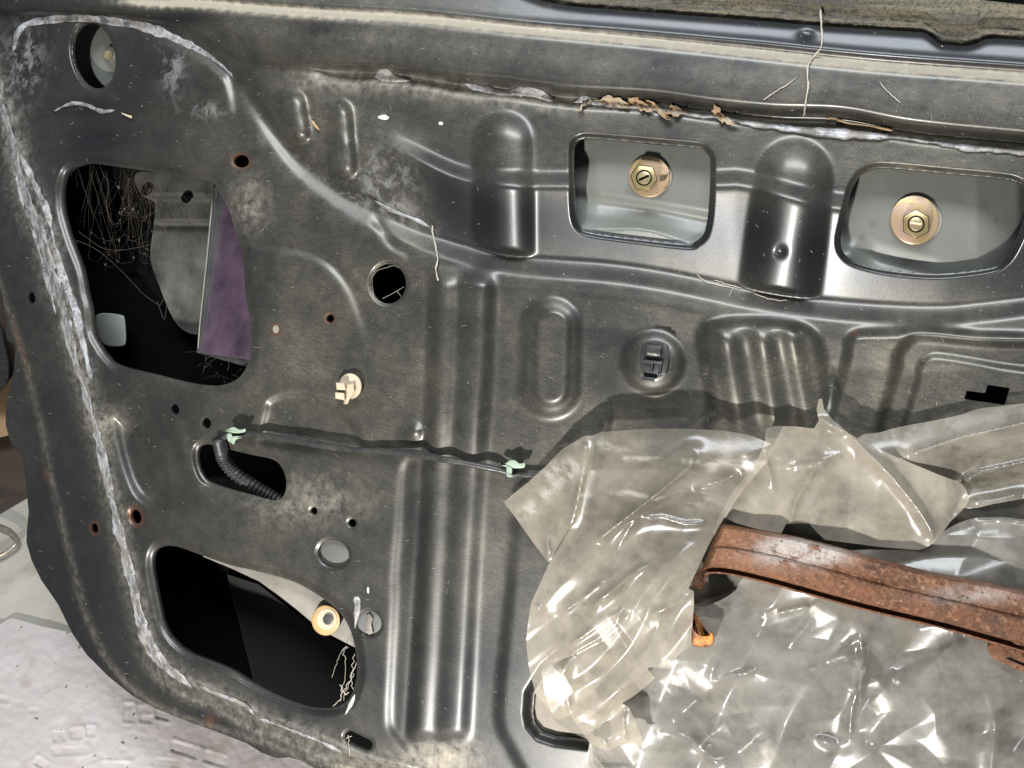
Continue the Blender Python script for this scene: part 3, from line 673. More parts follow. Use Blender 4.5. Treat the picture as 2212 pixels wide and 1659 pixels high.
# --- seam sealer beads
def ribbon(name, pts, wid, th, mat, parent, seed=0, gap=.0, n=10, lump=.25, hfun=H, lift=0):
    c = catmull(pts, n); t_ = np.gradient(c, axis=0); t_ /= np.linalg.norm(t_, axis=1)[:, None]
    nv = np.stack([-t_[:, 1], t_[:, 0]], 1); m = len(c); arc = np.concatenate([[0], np.cumsum(np.linalg.norm(np.diff(c, axis=0), axis=1))])
    w = np.interp(np.linspace(0, 1, m), np.linspace(0, 1, len(wid)), wid)
    w = w*(1+1.3*fbm(arc, arc*0+seed*7.3, 22, 3, seed)); w = np.clip(w, .6, None)*np.minimum(1, np.minimum(arc, arc[-1]-arc)/10+.1)
    if gap > 0: w = w*(.12+.88*sm(gap-.1, gap+.28, .5+1.3*fbm(arc, arc*0+seed+.5, 70, 4, seed+2)))
    off = 5*fbm(arc, arc*0+3.1, 50, 3, seed+5)
    u = np.array([-1, -.9, -.6, -.2, .2, .6, .9, 1]); pr = np.array([-.5, .35, .8, 1, 1, .8, .35, -.5])
    wj = w[:, None]*(1+.3*fbm(arc[:, None]+0*u, u*40+seed, 16, 3, seed+31)); w = wj
    x = c[:, None, 0]+nv[:, None, 0]*(u*w+off[:, None]); y = c[:, None, 1]+nv[:, None, 1]*(u*w+off[:, None])
    ln_ = 1+lump*2*fbm(x, y, 13, 3, seed+9)
    h = hfun(x, y)+lift+th*pr*np.clip(ln_, .15, 2)
    V = P(x, y, h).reshape(-1, 3); Fc = []
    k = len(u)
    for i in range(m-1):
        for j in range(k-1): Fc.append((i*k+j, i*k+j+1, (i+1)*k+j+1, (i+1)*k+j))
    return mesh_obj(name, V, Fc, mat, parent)
ribbon('seam_sealer', [(p[0], p[1]) for p in ((-14,170),(0,215),(25,300),(49,408),(78,481),(96,533),(117,611),(135,664),(146,716),(167,794),(187,859),(206,924),(221,989),(232,1041),(245,1093),(253,1132),(263,1171),(276,1228),(289,1279),(302,1331),(312,1373),(328,1404),(352,1435),(378,1456),(415,1486))], [5,6,7,10,12,12,10,9,9,9,9,8,10,10,11,10,12,12,10,8], .55, M_SEAL, door, 3, gap=.2)
ribbon('seam_sealer', [(40,330),(62,370),(81,408),(104,468),(125,559),(146,625),(161,664),(182,755),(198,820)], [4,7,8,9,10,10,9,6,4], .6, M_SEAL, door, 5, gap=.25)
ribbon('seam_sealer', [(20,320),(45,430),(70,500),(100,600),(120,680)], [2,4,3,5,2], .8, M_SEAL, door, 45, gap=.35)
ribbon('seam_sealer', [(30,110),(38,75),(60,52),(110,44),(170,40),(235,45),(300,56),(345,68),(390,88),(430,108),(465,130),(488,150),(502,168)], [4,7,6,8,7,8,10,10,8,6,5,4,3], .5, M_SEAL, door, 8, gap=.06)
ribbon('seam_sealer', [(115,240),(150,224),(185,226),(220,240),(250,238)], [2,4,5,4,2], 1.6, M_SEAL, door, 12)
ribbon('seam_sealer', [(808,165),(830,162),(855,170),(885,175)], [5,14,9,3], 1.8, M_SEAL, door, 14)
ribbon('seam_sealer', [(1003,182),(1040,192),(1090,200),(1130,196),(1170,204),(1196,218)], [5,8,7,10,10,4], 2.0, M_SEAL, door, 17, gap=.12)
ribbon('seam_sealer', [(1238,222),(1265,214),(1300,222),(1360,225),(1420,232),(1480,243),(1540,249),(1600,262),(1670,272),(1760,285),(1830,290),(1900,294),(1960,296),(2030,306),(2120,318),(2212,326),(2300,335)], [4,9,8,9,10,9,8,8,8,10,11,9,6,9,10,9,8], 2.4, M_SEAL, door, 19, gap=.06)
ribbon('seam_sealer', [(430,1482),(456,1493),(508,1514),(535,1530),(548,1545)], [3,4,5,4,3], 1.6, M_SEAL, door, 23)
ribbon('seam_sealer', [(562,1552),(600,1565),(640,1580),(693,1602),(740,1625)], [3,5,4,5,4], 1.4, M_SEAL, door, 25, gap=.3)
ribbon('seam_sealer', [(805,432),(850,455),(900,475),(932,492)], [2,4,4,3], 1.4, M_SEAL, door, 27, gap=.2)
ribbon('paint_run', [(766,1306),(770,1295),(773,1305),(771,1335),(768,1360)], [3,7,7,6,3], 1.0, M_SEAL, door, 31)
ribbon('paint_run', [(768,1500),(757,1525),(746,1545)], [3,4,3], 1.0, mat_simple('white_drip', (.7, .68, .62), .5), door, 33)
# small paint chips
for k, (cx, cy, a, b) in enumerate(((829,253,12,6),(952,267,6,4),(795,1275,3,8))):
    pts = [(cx+math.cos(t)*a*random.uniform(.75, 1.15), cy+math.sin(t)*b*random.uniform(.75, 1.15)) for t in np.linspace(0, 6.28, 10)[:-1]]
    hh = float(H(cx, cy)); slab('paint_chip', pts, hh-.3, hh+.5, mat_simple('white_chip', (.66, .65, .58), .6) if k == 0 else bpy.data.materials['white_chip'], door, 1)

# ------------------------------------------------------------------ wiring
loom = empty('wiring_harness', Pa(500, 945, 4))
tag(loom, 'taped dark wiring harness strung across the door with ribbed rubber boot', 'wiring')
wp = catmull([(474,960),(486,945),(505,938),(547,938),(581,943),(651,955),(703,964),(769,972),(834,975),(912,985),(990,998),(1068,1013),(1107,1022),(1160,1026),(1230,1015)], 6)
hh = np.maximum(H(wp[:, 0], wp[:, 1]), -3)
hh = np.convolve(np.pad(hh, 6, mode='edge'), np.ones(13)/13, 'valid')+np.interp(wp[:, 0], [474, 520, 650, 800, 950, 1060, 1107, 1230], [3, 5, 7, 5, 8, 6, 4, 3])
cp = P(wp[:, 0], wp[:, 1], hh)
tube_cam('cable', cp, .0023*(1+.5*fbm(wp[:, 0], wp[:, 0]*0, 30, 2, 4)), M_TAPE, loom, 10)
wp2 = wp[6:-3]; w2 = wp2+np.stack([0*wp2[:, 0], 4*np.sin(wp2[:, 0]/38)-2], 1)
tube_cam('tape_wrap', P(w2[:, 0], w2[:, 1], hh[6:-3]-.6), .0017, M_TAPE, loom, 8)
bp_ = catmull([(473,948),(478,972),(486,996),(508,1023),(547,1049),(580,1068),(610,1085)], 10)
bh = np.interp(np.linspace(0, 1, len(bp_)), [0, .2, .5, 1], [5, 2, -8, -30])
bc = P(bp_[:, 0], bp_[:, 1], bh); tt = np.linspace(0, 1, len(bc)*4); bc = np.stack([np.interp(tt, np.linspace(0, 1, len(bc)), bc[:, k]) for k in range(3)], 1)
br = .0053*(1-.10*tt)+.00055*np.sin(tt*2*math.pi*26)*sm(.18, .3, tt)
tube_cam('rubber_boot', bc, br, M_BLACKP, loom, 16)

def clip_green(pts_list, hs, label):
    e = empty('cable_clip', Pa(pts_list[0][0][0], pts_list[0][0][1], hs))
    for i, (nm, p) in enumerate(zip(('clip_head', 'clip_arm', 'clip_tail'), pts_list)):
        slab(nm, catmull(p, 3, True), hs+i*.8, hs+4+i*.8, M_GREEN, e, 3)
    tag(e, label, 'clip', 'pale green cable clips')
clip_green([[(487,931),(494,926),(505,922),(518,928),(530,926),(530,933),(515,936),(500,935)], [(490,938),(500,937),(503,948),(500,956),(492,952)], [(500,944),(515,942),(523,946),(510,950),(506,960),(499,956)]], 8, 'pale green cable clip at the harness end above the ribbed boot')
clip_green([[(1078,1000),(1090,1002),(1100,995),(1112,994),(1122,1001),(1134,1000),(1133,1010),(1118,1012),(1100,1010),(1088,1007)], [(1094,1010),(1106,1010),(1105,1026),(1096,1026)], [(1096,1022),(1104,1024),(1114,1030),(1100,1031),(1094,1028)]], 6, 'pale green cable clip on the harness close to the plastic sheet')

wc = empty('retainer_clip', Pa(755, 838, 2)); tag(wc, 'cream white push-in retainer clip with round head and two prongs', 'clip')
slab('clip_head', circ(757, 834, 25, 28, n=28, ang=-8), 1, 5, M_NYLON, wc, 5)
slab('prong', [(725,826),(744,827),(747,843),(727,842)], 4, 11, M_NYLON, wc, 3)
slab('prong', [(724,847),(744,849),(745,865),(724,861)], 4, 11, M_NYLON, wc, 3)
slab('stem', [(744,832),(764,828),(766,846),(756,862),(751,873),(742,873),(744,860)], 4.5, 8, M_NYLON, wc, 3)
bcl = empty('panel_clip', Pa(1412, 780, 5)); tag(bcl, 'black plastic panel clip seated in the round raised pressing', 'clip')
slab('clip_base', catmull([(1383,790),(1386,753),(1396,739),(1417,735),(1437,741),(1446,753),(1441,803),(1432,810),(1400,808)], 3, True), 7.4, 10.6, M_BLACKP, bcl, 3)
slab('clip_loop', [(1396,745),(1430,748),(1427,770),(1394,766)], 10.6, 14.6, M_BLACKP, bcl, 3)
slab('loop_slot', [(1399,762),(1421,765),(1420,769),(1398,766)], 14.6, 15, M_STEEL, bcl, .6)
slab('clip_rib', [(1388,777),(1432,781),(1431,786),(1387,782)], 10.6, 13.1, M_BLACKP, bcl, 1.5)
slab('clip_rib', [(1405,784),(1411,785),(1409,806),(1403,805)], 10.6, 13.1, M_BLACKP, bcl, 1.5)
slab('clip_rib', [(1424,786),(1430,786),(1426,812),(1420,811)], 10.6, 13.1, M_BLACKP, bcl, 1.5)
slab('clip_foot', [(1387,813),(1415,816),(1414,826),(1386,822)], 9.6, 13.6, M_BLACKP, bcl, 2.5)

# ------------------------------------------------------------------ plastic sheet
film = empty('plastic_sheet', Pa(1700, 1500, 5)); tag(film, 'crumpled torn milky plastic sheet hanging off the door at lower right', 'plastic sheet')
def ridges(x, y, lst):
    r = 0
    for pts, a, w in lst:
        c = np.asarray(pts, float); d = pdist(x, y, c)
        # fade towards the ends
        e0 = np.hypot(x-c[0, 0], y-c[0, 1]); e1 = np.hypot(x-c[-1, 0], y-c[-1, 1])
        r = r+a*np.exp(-d/w)*sm(0, 40, np.minimum(e0, e1)+14)
    return r
def facet(x, y, seed, lams, amp, ang=None):
    """crumpled film: overlapping fold systems, flat facets meeting in creases"""
    q = np.random.default_rng(seed); h = 0
    for lam in lams:
        th = q.uniform(0, math.pi) if ang is None else q.normal(ang, .28); ph = (x*math.cos(th)+y*math.sin(th))/lam+q.uniform(0, 9)
        ph = ph+1.5*fbm(x, y, lam*2.6, 1, int(q.integers(900)))*2
        f = ph-np.floor(ph); h = h+amp*lam*(1-np.abs(2*f-1))*(.35+1.3*vnoise(x/lam/1.7, y/lam/1.7, int(q.integers(900))))
    return h
def film_part(name, outline, hfun, mat, st=4, n=3, paste=None, rag=0, thick=None):
    o = catmull(outline, n, True) if n > 1 else np.array(outline, float)
    x, y = grid(o[:, 0].min()-8, o[:, 1].min()-8, o[:, 0].max()+8, o[:, 1].max()+8, st)
    sd = -psdf(x, y, o, 120)+rag*2*fbm(x, y, 18, 3, 77)
    h = hfun(x, y, sd)
    pa = np.zeros_like(x) if paste is None else np.clip(paste(x, y), 0, 1)
    return sheet(name, x, y, h, sd, mat, film, back=0, attrs=dict(paste=pa, thick=np.ones_like(x) if thick is None else thick(x, y)))
# lower body of the sheet
def h5(x, y, sd):
    h = 13+5*fbm(x, y, 300, 2, 41)*2
    h += facet(x, y, 3, (380, 240, 130), .036)-7.5
    h += ridges(x, y, [([(1862,1370),(1800,1430),(1740,1490),(1700,1560),(1655,1680)], 9, 14), ([(1858,1365),(1864,1420),(1858,1480),(1840,1530),(1834,1600)], 10, 9), ([(2080,1372),(2010,1440),(1930,1520),(1870,1600)], 9, 40), ([(1532,1477),(1580,1460),(1636,1448)], 9, 9), ([(1532,1477),(1540,1445),(1552,1422)], 8, 8), ([(1760,1592),(1790,1606),(1812,1612)], 8, 9), ([(1925,1440),(1930,1500),(1915,1560)], 6, 9), ([(2030,1640),(2020,1540),(1990,1500)], 7, 16), ([(2140,1700),(2150,1560),(2130,1480)], 8, 22), ([(2100,1130),(2157,1122),(2300,1140)], 6, 14), ([(1560,1660),(1500,1600),(1420,1580)], 8, 16), ([(1650,1330),(1740,1310),(1830,1345)], 5, 12), ([(1700,1400),(1735,1360),(1760,1330)], 6, 10)])
    return 13+9*np.tanh((h-13)/11)
film_part('sheet_body', [(1270,1640),(1300,1500),(1400,1400),(1440,1340),(1500,1322),(1530,1308),(1565,1292),(1590,1274),(1598,1256),(1640,1230),(1800,1190),(1980,1185),(2037,1148),(2092,1122),(2157,1117),(2212,1122),(2430,1150),(2430,1850),(1900,1800),(1500,1760),(1300,1720)], h5, M_FILM1, n=3)
def h6(x, y, sd):
    return 5+4.5*np.tanh((facet(x, y, 77, (300, 170, 110), .034)-6)/7)
film_part('inner_layer', [(1200,1345),(1300,1300),(1420,1330),(1540,1290),(1640,1262),(1800,1250),(2000,1240),(2430,1250),(2430,1800),(1900,1760),(1500,1720),(1290,1700),(1262,1640),(1275,1600),(1200,1560),(1170,1450)], h6, M_FILM4, n=2, st=5)
# strips running off to the right
def h4(x, y, sd):
    v = (y-np.interp(x, [1840, 2212, 2430], [950, 871, 830]))
    h = 12+6*np.sin(v/34)+2*fbm(x, y, 200, 2, 51)*2
    h += ridges(x, y, [([(2076,1043),(2120,1020),(2212,1000),(2420,960)], 7, 9), ([(1960,985),(2080,945),(2212,915),(2420,870)], 5, 12), ([(2090,1085),(2150,1080),(2212,1066)], 4, 8)])
    return h
film_part('sheet_fold', [(1850,948),(1900,934),(1949,921),(2020,908),(2079,895),(2118,882),(2212,871),(2430,835),(2430,1040),(2212,1077),(2140,1090),(2092,1099),(2040,1080),(1950,1010)], h4, M_FILM2, n=2, paste=lambda x, y: .5*gauss(y-np.interp(x, [1850, 2212], [955, 895]), 20))
# big flap, upper left
def h1(x, y, sd):
    h = 5+15*sm(1090, 1300, x)+3*sm(930, 1000, y)+3*fbm(x, y, 220, 2, 61)*2
    h += ridges(x, y, [([(1285,1172),(1340,1128),(1400,1082),(1450,1042),(1490,1008),(1500,975)], 9, 10), ([(1380,1118),(1430,1117),(1480,1132),(1530,1128)], 4, 12), ([(1265,945),(1262,1000),(1250,1060),(1240,1110),(1225,1150)], 5, 14), ([(1180,1150),(1186,1190),(1184,1212)], 6, 7), ([(1500,1055),(1560,1040),(1600,1020)], -4, 14), ([(1330,1190),(1360,1140),(1380,1120)], 4, 9)])
    h += (facet(x, y, 8, (330,), .020)-2)*sm(1090, 1200, x)
    return np.clip(h, 3, 34)
paste1 = lambda x, y: (1.2*gauss(pdist(x, y, np.array([(1350,990),(1420,992),(1540,1000),(1650,1000)])), 5)+1.2*gauss(pdist(x, y, np.array([(1255,1068),(1320,1068),(1360,1064),(1400,1075),(1435,1078)])), 5)+.9*gauss(pdist(x, y, np.array([(1180,1030),(1230,1000),(1250,1010),(1200,1050),(1160,1090),(1130,1110)])), 16)+1.0*gauss(np.hypot((x-1320)/55, (y-962)/14), 1)+.8*gauss(np.hypot((x-1570)/35, (y-975)/30), 1)+.7*gauss(np.hypot((x-1500)/50, (y-1070)/35), 1))
film_part('corner_flap', [(1088,1085),(1110,1066),(1140,1042),(1180,1006),(1215,970),(1262,942),(1285,940),(1280,1000),(1266,1065),(1256,1125),(1205,1215),(1184,1215),(1150,1170),(1115,1120)], h1, M_FILM3, n=1, paste=paste1, thick=lambda x, y: .75+0*x)
# hanging, doubled lower flap
def h3(x, y, sd):
    h = 20+8*sm(1140, 1300, x)+3*fbm(x, y, 220, 2, 71)*2
    h += ridges(x, y, [([(1210,1460),(1240,1410),(1290,1380),(1330,1350),(1345,1310)], 8, 10), ([(1188,1436),(1230,1420),(1300,1385),(1350,1340),(1365,1318)], -5, 10), ([(1230,1395),(1290,1352),(1340,1318)], 6, 8), ([(1280,1305),(1330,1272),(1365,1240),(1400,1220)], 8, 9), ([(1400,1330),(1450,1310),(1498,1280)], 6, 12), ([(1205,1330),(1260,1290),(1310,1250)], 5, 14), ([(1215,1545),(1208,1500),(1200,1440)], 5, 10), ([(1232,1545),(1225,1500),(1212,1450)], 6, 9), ([(1288,1578),(1318,1618)], 7, 9), ([(1250,1560),(1280,1588),(1300,1600)], 5, 8), ([(1350,1520),(1345,1560),(1352,1600)], 5, 8), ([(1150,1305),(1165,1312),(1165,1330)], 5, 7)])
    h += facet(x, y, 15, (200, 110, 72), .034, 1.0)-4
    return 26+15*np.tanh((h-26)/17)
def h13(x, y, sd):
    w = sm(1110, 1270, y)
    return h1(x, y, sd)*(1-w)+h3(x, y, sd)*w+3
film_part('front_flap', [(1184,1222),(1147,1303),(1139,1357),(1137,1396),(1144,1448),(1157,1500),(1180,1526),(1199,1552),(1209,1554),(1232,1545),(1251,1573),(1277,1610),(1318,1621),(1331,1612),(1370,1605),(1381,1618),(1394,1627),(1386,1592),(1370,1552),(1357,1526),(1342,1519),(1363,1508),(1381,1495),(1415,1464),(1398,1443),(1417,1441),(1449,1446),(1467,1412),(1493,1394),(1499,1305),(1499,1276),(1487,1272),(1508,1225),(1540,1160),(1565,1118),(1600,1065),(1655,1000),(1674,962),(1620,940),(1560,930),(1480,926),(1400,926),(1300,933),(1266,946),(1266,1002),(1252,1061),(1245,1121),(1215,1170)], h13, M_FILM3, n=1, rag=.6, st=3.5, paste=paste1, thick=lambda x, y: .42+.58*sm(1060, 1290, y+.25*(1350-x)))
# right flap
def h2(x, y, sd):
    h = 19+3*fbm(x, y, 240, 2, 81)*2-6*sm(1900, 2100, x)
    h += ridges(x, y, [([(1834,938),(1880,985),(1925,1028),(1960,1070),(1990,1110),(2008,1140),(2018,1168)], 9, 13), ([(1648,968),(1662,1020),(1670,1060)], 4, 10), ([(1700,1150),(1720,1080),(1750,1030),(1765,1000)], 5, 14), ([(1690,1010),(1760,1000),(1830,975)], 3, 12), ([(2050,1120),(2070,1095),(2085,1060)], -6, 14), ([(1765,900),(1790,915),(1834,938)], 6, 7)])
    h += facet(x, y, 19, (340, 200), .014)-2
    return 22+15*np.tanh((h-22)/17)
film_part('torn_flap', [(1654,926),(1672,920),(1720,921),(1758,926),(1769,908),(1764,885),(1768,864),(1773,853),(1777,868),(1780,884),(1797,905),(1834,937),(1922,981),(2027,1025),(2076,1043),(2088,1060),(2094,1080),(2084,1096),(2053,1127),(2036,1150),(2019,1171),(2000,1184),(1982,1188),(1896,1181),(1844,1174),(1782,1166),(1765,1150),(1748,1131),(1725,1130),(1698,1132),(1688,1153),(1636,1143),(1590,1130),(1558,1114),(1570,1090),(1587,1059),(1610,1030),(1640,985),(1652,955)], h2, M_FILM3, n=1)

# ------------------------------------------------------------------ rusty bar and hook
bar = empty('rusty_bar', Pa(1500, 1260, 4)); tag(bar, 'rusty ribbed steel bar crossing over the plastic sheet', 'metal bar')
top = catmull([(1553,1133),(1670,1153),(1792,1181),(1982,1233),(2157,1266),(2230,1283),(2440,1330)], 20); bot = catmull([(1512,1243),(1560,1240),(1660,1262),(1844,1313),(2027,1357),(2136,1388),(2440,1476)], 20)
nn = 260; tl = np.linspace(0, 1, nn)
def res(c, t): 
    a = np.concatenate([[0], np.cumsum(np.linalg.norm(np.diff(c, axis=0), axis=1))]); a /= a[-1]
    return np.stack([np.interp(t, a, c[:, k]) for k in range(2)], 1)
T_, B_ = res(top, tl), res(bot, tl)
ss = np.linspace(0, 1, 84)
prof = np.interp(ss, [0, .02, .06, .34, .37, .44, .47, .54, .80, .865, .875, .945, .955, 1], [23, 30, 32, 33, 31, 30.6, 32.2, 33, 32.5, 31.5, 24, 24, 29, 28])
bx = T_[:, None, 0]*(1-ss)+B_[:, None, 0]*ss; by = T_[:, None, 1]*(1-ss)+B_[:, None, 1]*ss
bhh = prof[None, :]+0*bx
endf = sm(0, .016, tl)[:, None]; bhh = bhh*endf+(1-endf)*(prof.min()-6+6*endf)
bhh += .45*fbm(bx, by, 16, 4, 91)*2
# the groove stops before the far end
mask = sm(2195, 2180, bx); bhh = np.where((ss[None, :] > .85) & (ss[None, :] < .96), bhh*mask+(27)*(1-mask), bhh)
V = P(bx, by, bhh).reshape(-1, 3); k = len(ss); Fc = [(i*k+j, i*k+j+1, (i+1)*k+j+1, (i+1)*k+j) for i in range(nn-1) for j in range(k-1)]
nV = len(V)
# turned-down edges
rim_i = [i*k for i in range(nn)]+[(nn-1)*k+j for j in range(1, k)]+[i*k+k-1 for i in range(nn-2, -1, -1)]+[j for j in range(k-2, 0, -1)]
V = np.concatenate([V, V[rim_i]-.006*NRM])
for a in range(len(rim_i)):
    b = (a+1) % len(rim_i); Fc.append((rim_i[b], rim_i[a], nV+a, nV+b))
bo = mesh_obj('channel', V, Fc, M_RUST, bar); bo.data.set_sharp_from_angle(angle=math.radians(24))
pat = np.concatenate([(2.2*gauss(np.hypot((bx-1735)/85, (by-1190)/26), 1)+.6*gauss(np.hypot((bx-2100)/90, (by-1285)/18), 1)).ravel(), np.zeros(len(rim_i))])
at = bo.data.attributes.new('scale_patch', 'FLOAT', 'POINT'); at.data.foreach_set('value', np.clip(pat, 0, 1).astype(np.float32))
slab('foot_tab', catmull([(1495,1262),(1502,1240),(1516,1226),(1540,1232),(1527,1246),(1521,1268),(1508,1274)], 3, True), 14, 19, M_RUST, bar, 3)
slab('end_bracket', catmull([(2135,1390),(2150,1386),(2200,1396),(2440,1465),(2440,1540),(2300,1480),(2212,1452),(2165,1432),(2140,1416),(2133,1402)], 3, True), 20, 24.5, M_RUST, bar, 4)
slab('bracket_slot', [(2172,1422),(2180,1420),(2250,1448),(2248,1455)], 24.4, 24.8, M_DARK, bar, 1)
hook = slab('rusty_hook', catmull([(1494,1322),(1504,1326),(1507,1340),(1503,1352),(1510,1364),(1522,1368),(1536,1366),(1542,1374),(1541,1389),(1530,1397),(1514,1398),(1498,1394),(1493,1375)], 4, True), 24, 31, M_ORANGE, None, 7)
tag(hook, 'orange rusted hooked tab poking out beside the torn film edge', 'metal hook')

# ------------------------------------------------------------------ debris on the door
def strand(name, pts, r, mat, label, cat, group=None, jit=1.5, lift=1.0, n=6):
    c = catmull(pts, n); c = c+rng.normal(0, jit, c.shape)*.35
    h = H(c[:, 0], c[:, 1])+lift
    rr_ = r*(.6+.8*vnoise(np.arange(len(c))/3., np.zeros(len(c)), 3))
    rr_[-1] *= .3
    return tag(tube_cam(name, P(c[:, 0], c[:, 1], h), rr_, mat, None, 5), label, cat, group)
strand('dried_strand', [(1772,20),(1774,55),(1776,85),(1772,105),(1758,122),(1746,142),(1744,165),(1746,180),(1743,205),(1738,240),(1736,252)], .0005, M_LINT, 'pale dried plant strand hanging down over the top rail', 'strand', lift=1.5)
strand('dried_strand', [(934,487),(936,510),(942,535),(945,560),(942,585),(947,606)], .0006, M_LINT, 'short pale strand hanging below the sealer above the twin ribs', 'strand', lift=1.5)
strand('dried_strand', [(1650,216),(1680,195),(1705,180),(1722,165)], .00028, M_LINT, 'thin straw lying slantwise on the top rail', 'strand', lift=.5)
strand('dried_strand', [(1900,178),(1920,200),(1945,222)], .00022, M_LINT, 'fine fibre lying on the top rail at the right', 'strand', lift=.5)
strand('dried_strand', [(1785,256),(1800,255),(1830,265),(1880,272),(1930,282)], .0006, M_STRAW, 'long fibre lying along the sealer above the right opening', 'strand', lift=2.8)
q = np.random.default_rng(4)
M_STRAW2 = mat_simple('pale_husk', (.50, .42, .30), .7, scale=120, bump=.3, col2=(.34, .25, .16))
for cx, cy, sz, an, wd, mt, lb in ((1268,226,26,-.5,.10,M_STRAW2,'thin pale stalk at the left end of the leaf litter on the sealer'),(1325,222,36,.10,.26,M_STRAW2,'broad pale husk lying on the sealer left of the brown shreds'),(1382,226,30,.42,.30,M_STRAW,'brown curled leaf shred in the middle of the sealer litter'),(1420,236,34,.62,.16,M_STRAW,'narrow orange leaf shred slanting down off the sealer'),(1458,240,22,-.15,.42,M_STRAW,'dark rounded leaf shred at the right end of the sealer litter'),(1552,246,20,1.1,.36,M_STRAW,'upright folded leaf scrap standing alone on the sealer'),(1572,258,22,.6,.18,M_STRAW2,'small flat leaf scrap beside the upright folded one')):
    m = 11; l = np.linspace(-1, 1, m); wv = (1-np.abs(l)**2.2)*wd*(1+.5*q.normal(0, .5, m))+.03
    x = cx+sz*(l*math.cos(an))+q.normal(0, 1.2, m); y = cy+sz*(l*math.sin(an))+3*np.sin(l*2.5+cx)+q.normal(0, 1.2, m); nx, ny = -math.sin(an), math.cos(an)
    rows = []
    for u in (-1, -.4, .3, 1):
        px = x+nx*u*wv*sz*(1+.6*q.normal(0, .4, m)); py = y+ny*u*wv*sz*(1+.5*q.normal(0, .4, m)); rows.append(P(px, py, H(px, py)+2.0+1.5*abs(u)+q.normal(0, .7, m)))
    V = np.stack(rows, 1).reshape(-1, 3); Fc = [(a*4+b, a*4+b+1, (a+1)*4+b+1, (a+1)*4+b) for a in range(m-1) for b in range(3)]
    tag(mesh_obj('dry_leaf', V, Fc, mt, None), lb, 'leaf shred', 'dry leaf shreds on the sealer')
fl = slab('rust_flake', [(277,248),(285,250),(285,256),(277,253),(263,246),(262,243)], float(H(272, 249))+.4, float(H(272, 249))+2.4, M_NYLON, None, 1); tag(fl, 'small shiny husk stuck under the mirror corner', 'husk')
fl = slab('straw_bit', [(672,258),(678,262),(692,282),(686,280),(676,270)], float(H(680, 270))+.2, float(H(680, 270))+1.6, M_STRAW, None, 1); tag(fl, 'orange straw splinter between the two short bumps', 'straw')

def webs(name, lst, mat, label, cat, par=None):
    V = []; Fc = []
    for pts, r in lst:
        p = np.asarray(pts); v, f = tube_raw(p, np.full(len(p), r), 4, False, len(V)); V += v; Fc += f
    o = mesh_obj(name, V, Fc, mat, par); tag(o, label, cat, kind='stuff'); return o
lst = []
q = np.random.default_rng(21)
tops = [(q.uniform(160, 345), q.uniform(352, 385)) for _ in range(40)]; ends = []
for k in range(70):
    a = tops[q.integers(40)]; b = (a[0]+q.normal(15, 45), a[1]+q.uniform(40, 190)); ends.append(b)
    tq = np.linspace(0, 1, 14); x = a[0]+(b[0]-a[0])*tq+4*fbm(tq*14, tq*0+k, 4, 3, k)*3; y = a[1]+(b[1]-a[1])*tq+q.normal(0, .8, 14); h = -8-q.uniform(0, 30)*tq
    lst.append((P(x, y, h), q.uniform(.00002, .00006)))
for k in range(90):
    a = ends[q.integers(70)]; b = ends[q.integers(70)]
    if math.hypot(a[0]-b[0], a[1]-b[1]) > 90: continue
    tq = np.linspace(0, 1, 12); x = a[0]+(b[0]-a[0])*tq+q.normal(0, 1, 12); y = a[1]+(b[1]-a[1])*tq+14*np.sin(tq*3.14)+q.normal(0, 1, 12)
    lst.append((P(x, y, -22+0*tq), q.uniform(.000015, .00005)))
for k in range(60):
    a = ends[q.integers(70)]; c_ = np.array([a]*3)+q.normal(0, 2.0, (3, 2)); lst.append((P(c_[:, 0], c_[:, 1], -15+0*c_[:, 0]), q.uniform(.0001, .0003)))
for pts, r in (([(155,515),(210,540),(262,585),(310,635),(345,660)], .0001), ([(170,500),(220,535),(262,540),(310,532),(335,525)], .0001), ([(215,355),(225,380),(235,400),(230,440),(240,480)], .00012), ([(345,660),(360,640),(355,690),(340,650)], .0001)):
    c = catmull(pts, 5); lst.append((P(c[:, 0], c[:, 1], -9+0*c[:, 0]), r))
for _ in range(26):
    x0 = q.uniform(425, 530); y0 = q.uniform(755, 825); tq = np.linspace(0, 1, 7)
    lst.append((P(x0+q.normal(0, 22)*tq+q.normal(0, 1, 7), y0+q.normal(0, 28)*tq, -14+0*tq), q.uniform(.00003, .00009)))
webs('cobweb', lst, M_WEB, 'dusty cobweb stretched inside the large left opening', 'cobweb')
lst = []
for pts, r in (([(750,1395),(742,1410),(748,1425),(745,1470),(738,1500),(735,1515)], 0.00025), ([(750,1400),(735,1410),(725,1440),(718,1465)], 0.00020), ([(768,1430),(760,1460),(745,1490),(730,1515),(722,1524)], 0.00040), ([(765,1455),(750,1485),(742,1510)], 0.00030), ([(766,1410),(762,1440),(758,1470),(764,1490)], 0.00035), ([(735,1480),(745,1500),(755,1495)], .0005)):
    c = catmull(pts, 6); c += q.normal(0, 1.6, c.shape); lst.append((P(c[:, 0], c[:, 1], -4+0*c[:, 0]), r*.7))
webs('cobweb', lst, M_LINT, 'clotted cobweb strands in the right corner of the lower opening', 'cobweb')
lst = []
for pts in ([(803,600),(815,585),(835,578),(850,574),(865,580)], [(803,600),(808,640),(820,652)], [(826,645),(848,634),(872,620)], [(857,628),(866,640)]):
    c = catmull(pts, 5); lst.append((P(c[:, 0], c[:, 1], -1.6+0*c[:, 0]), .00012))
webs('cobweb', lst, M_LINT, 'fine web threads across the round hole', 'cobweb')
lst = []
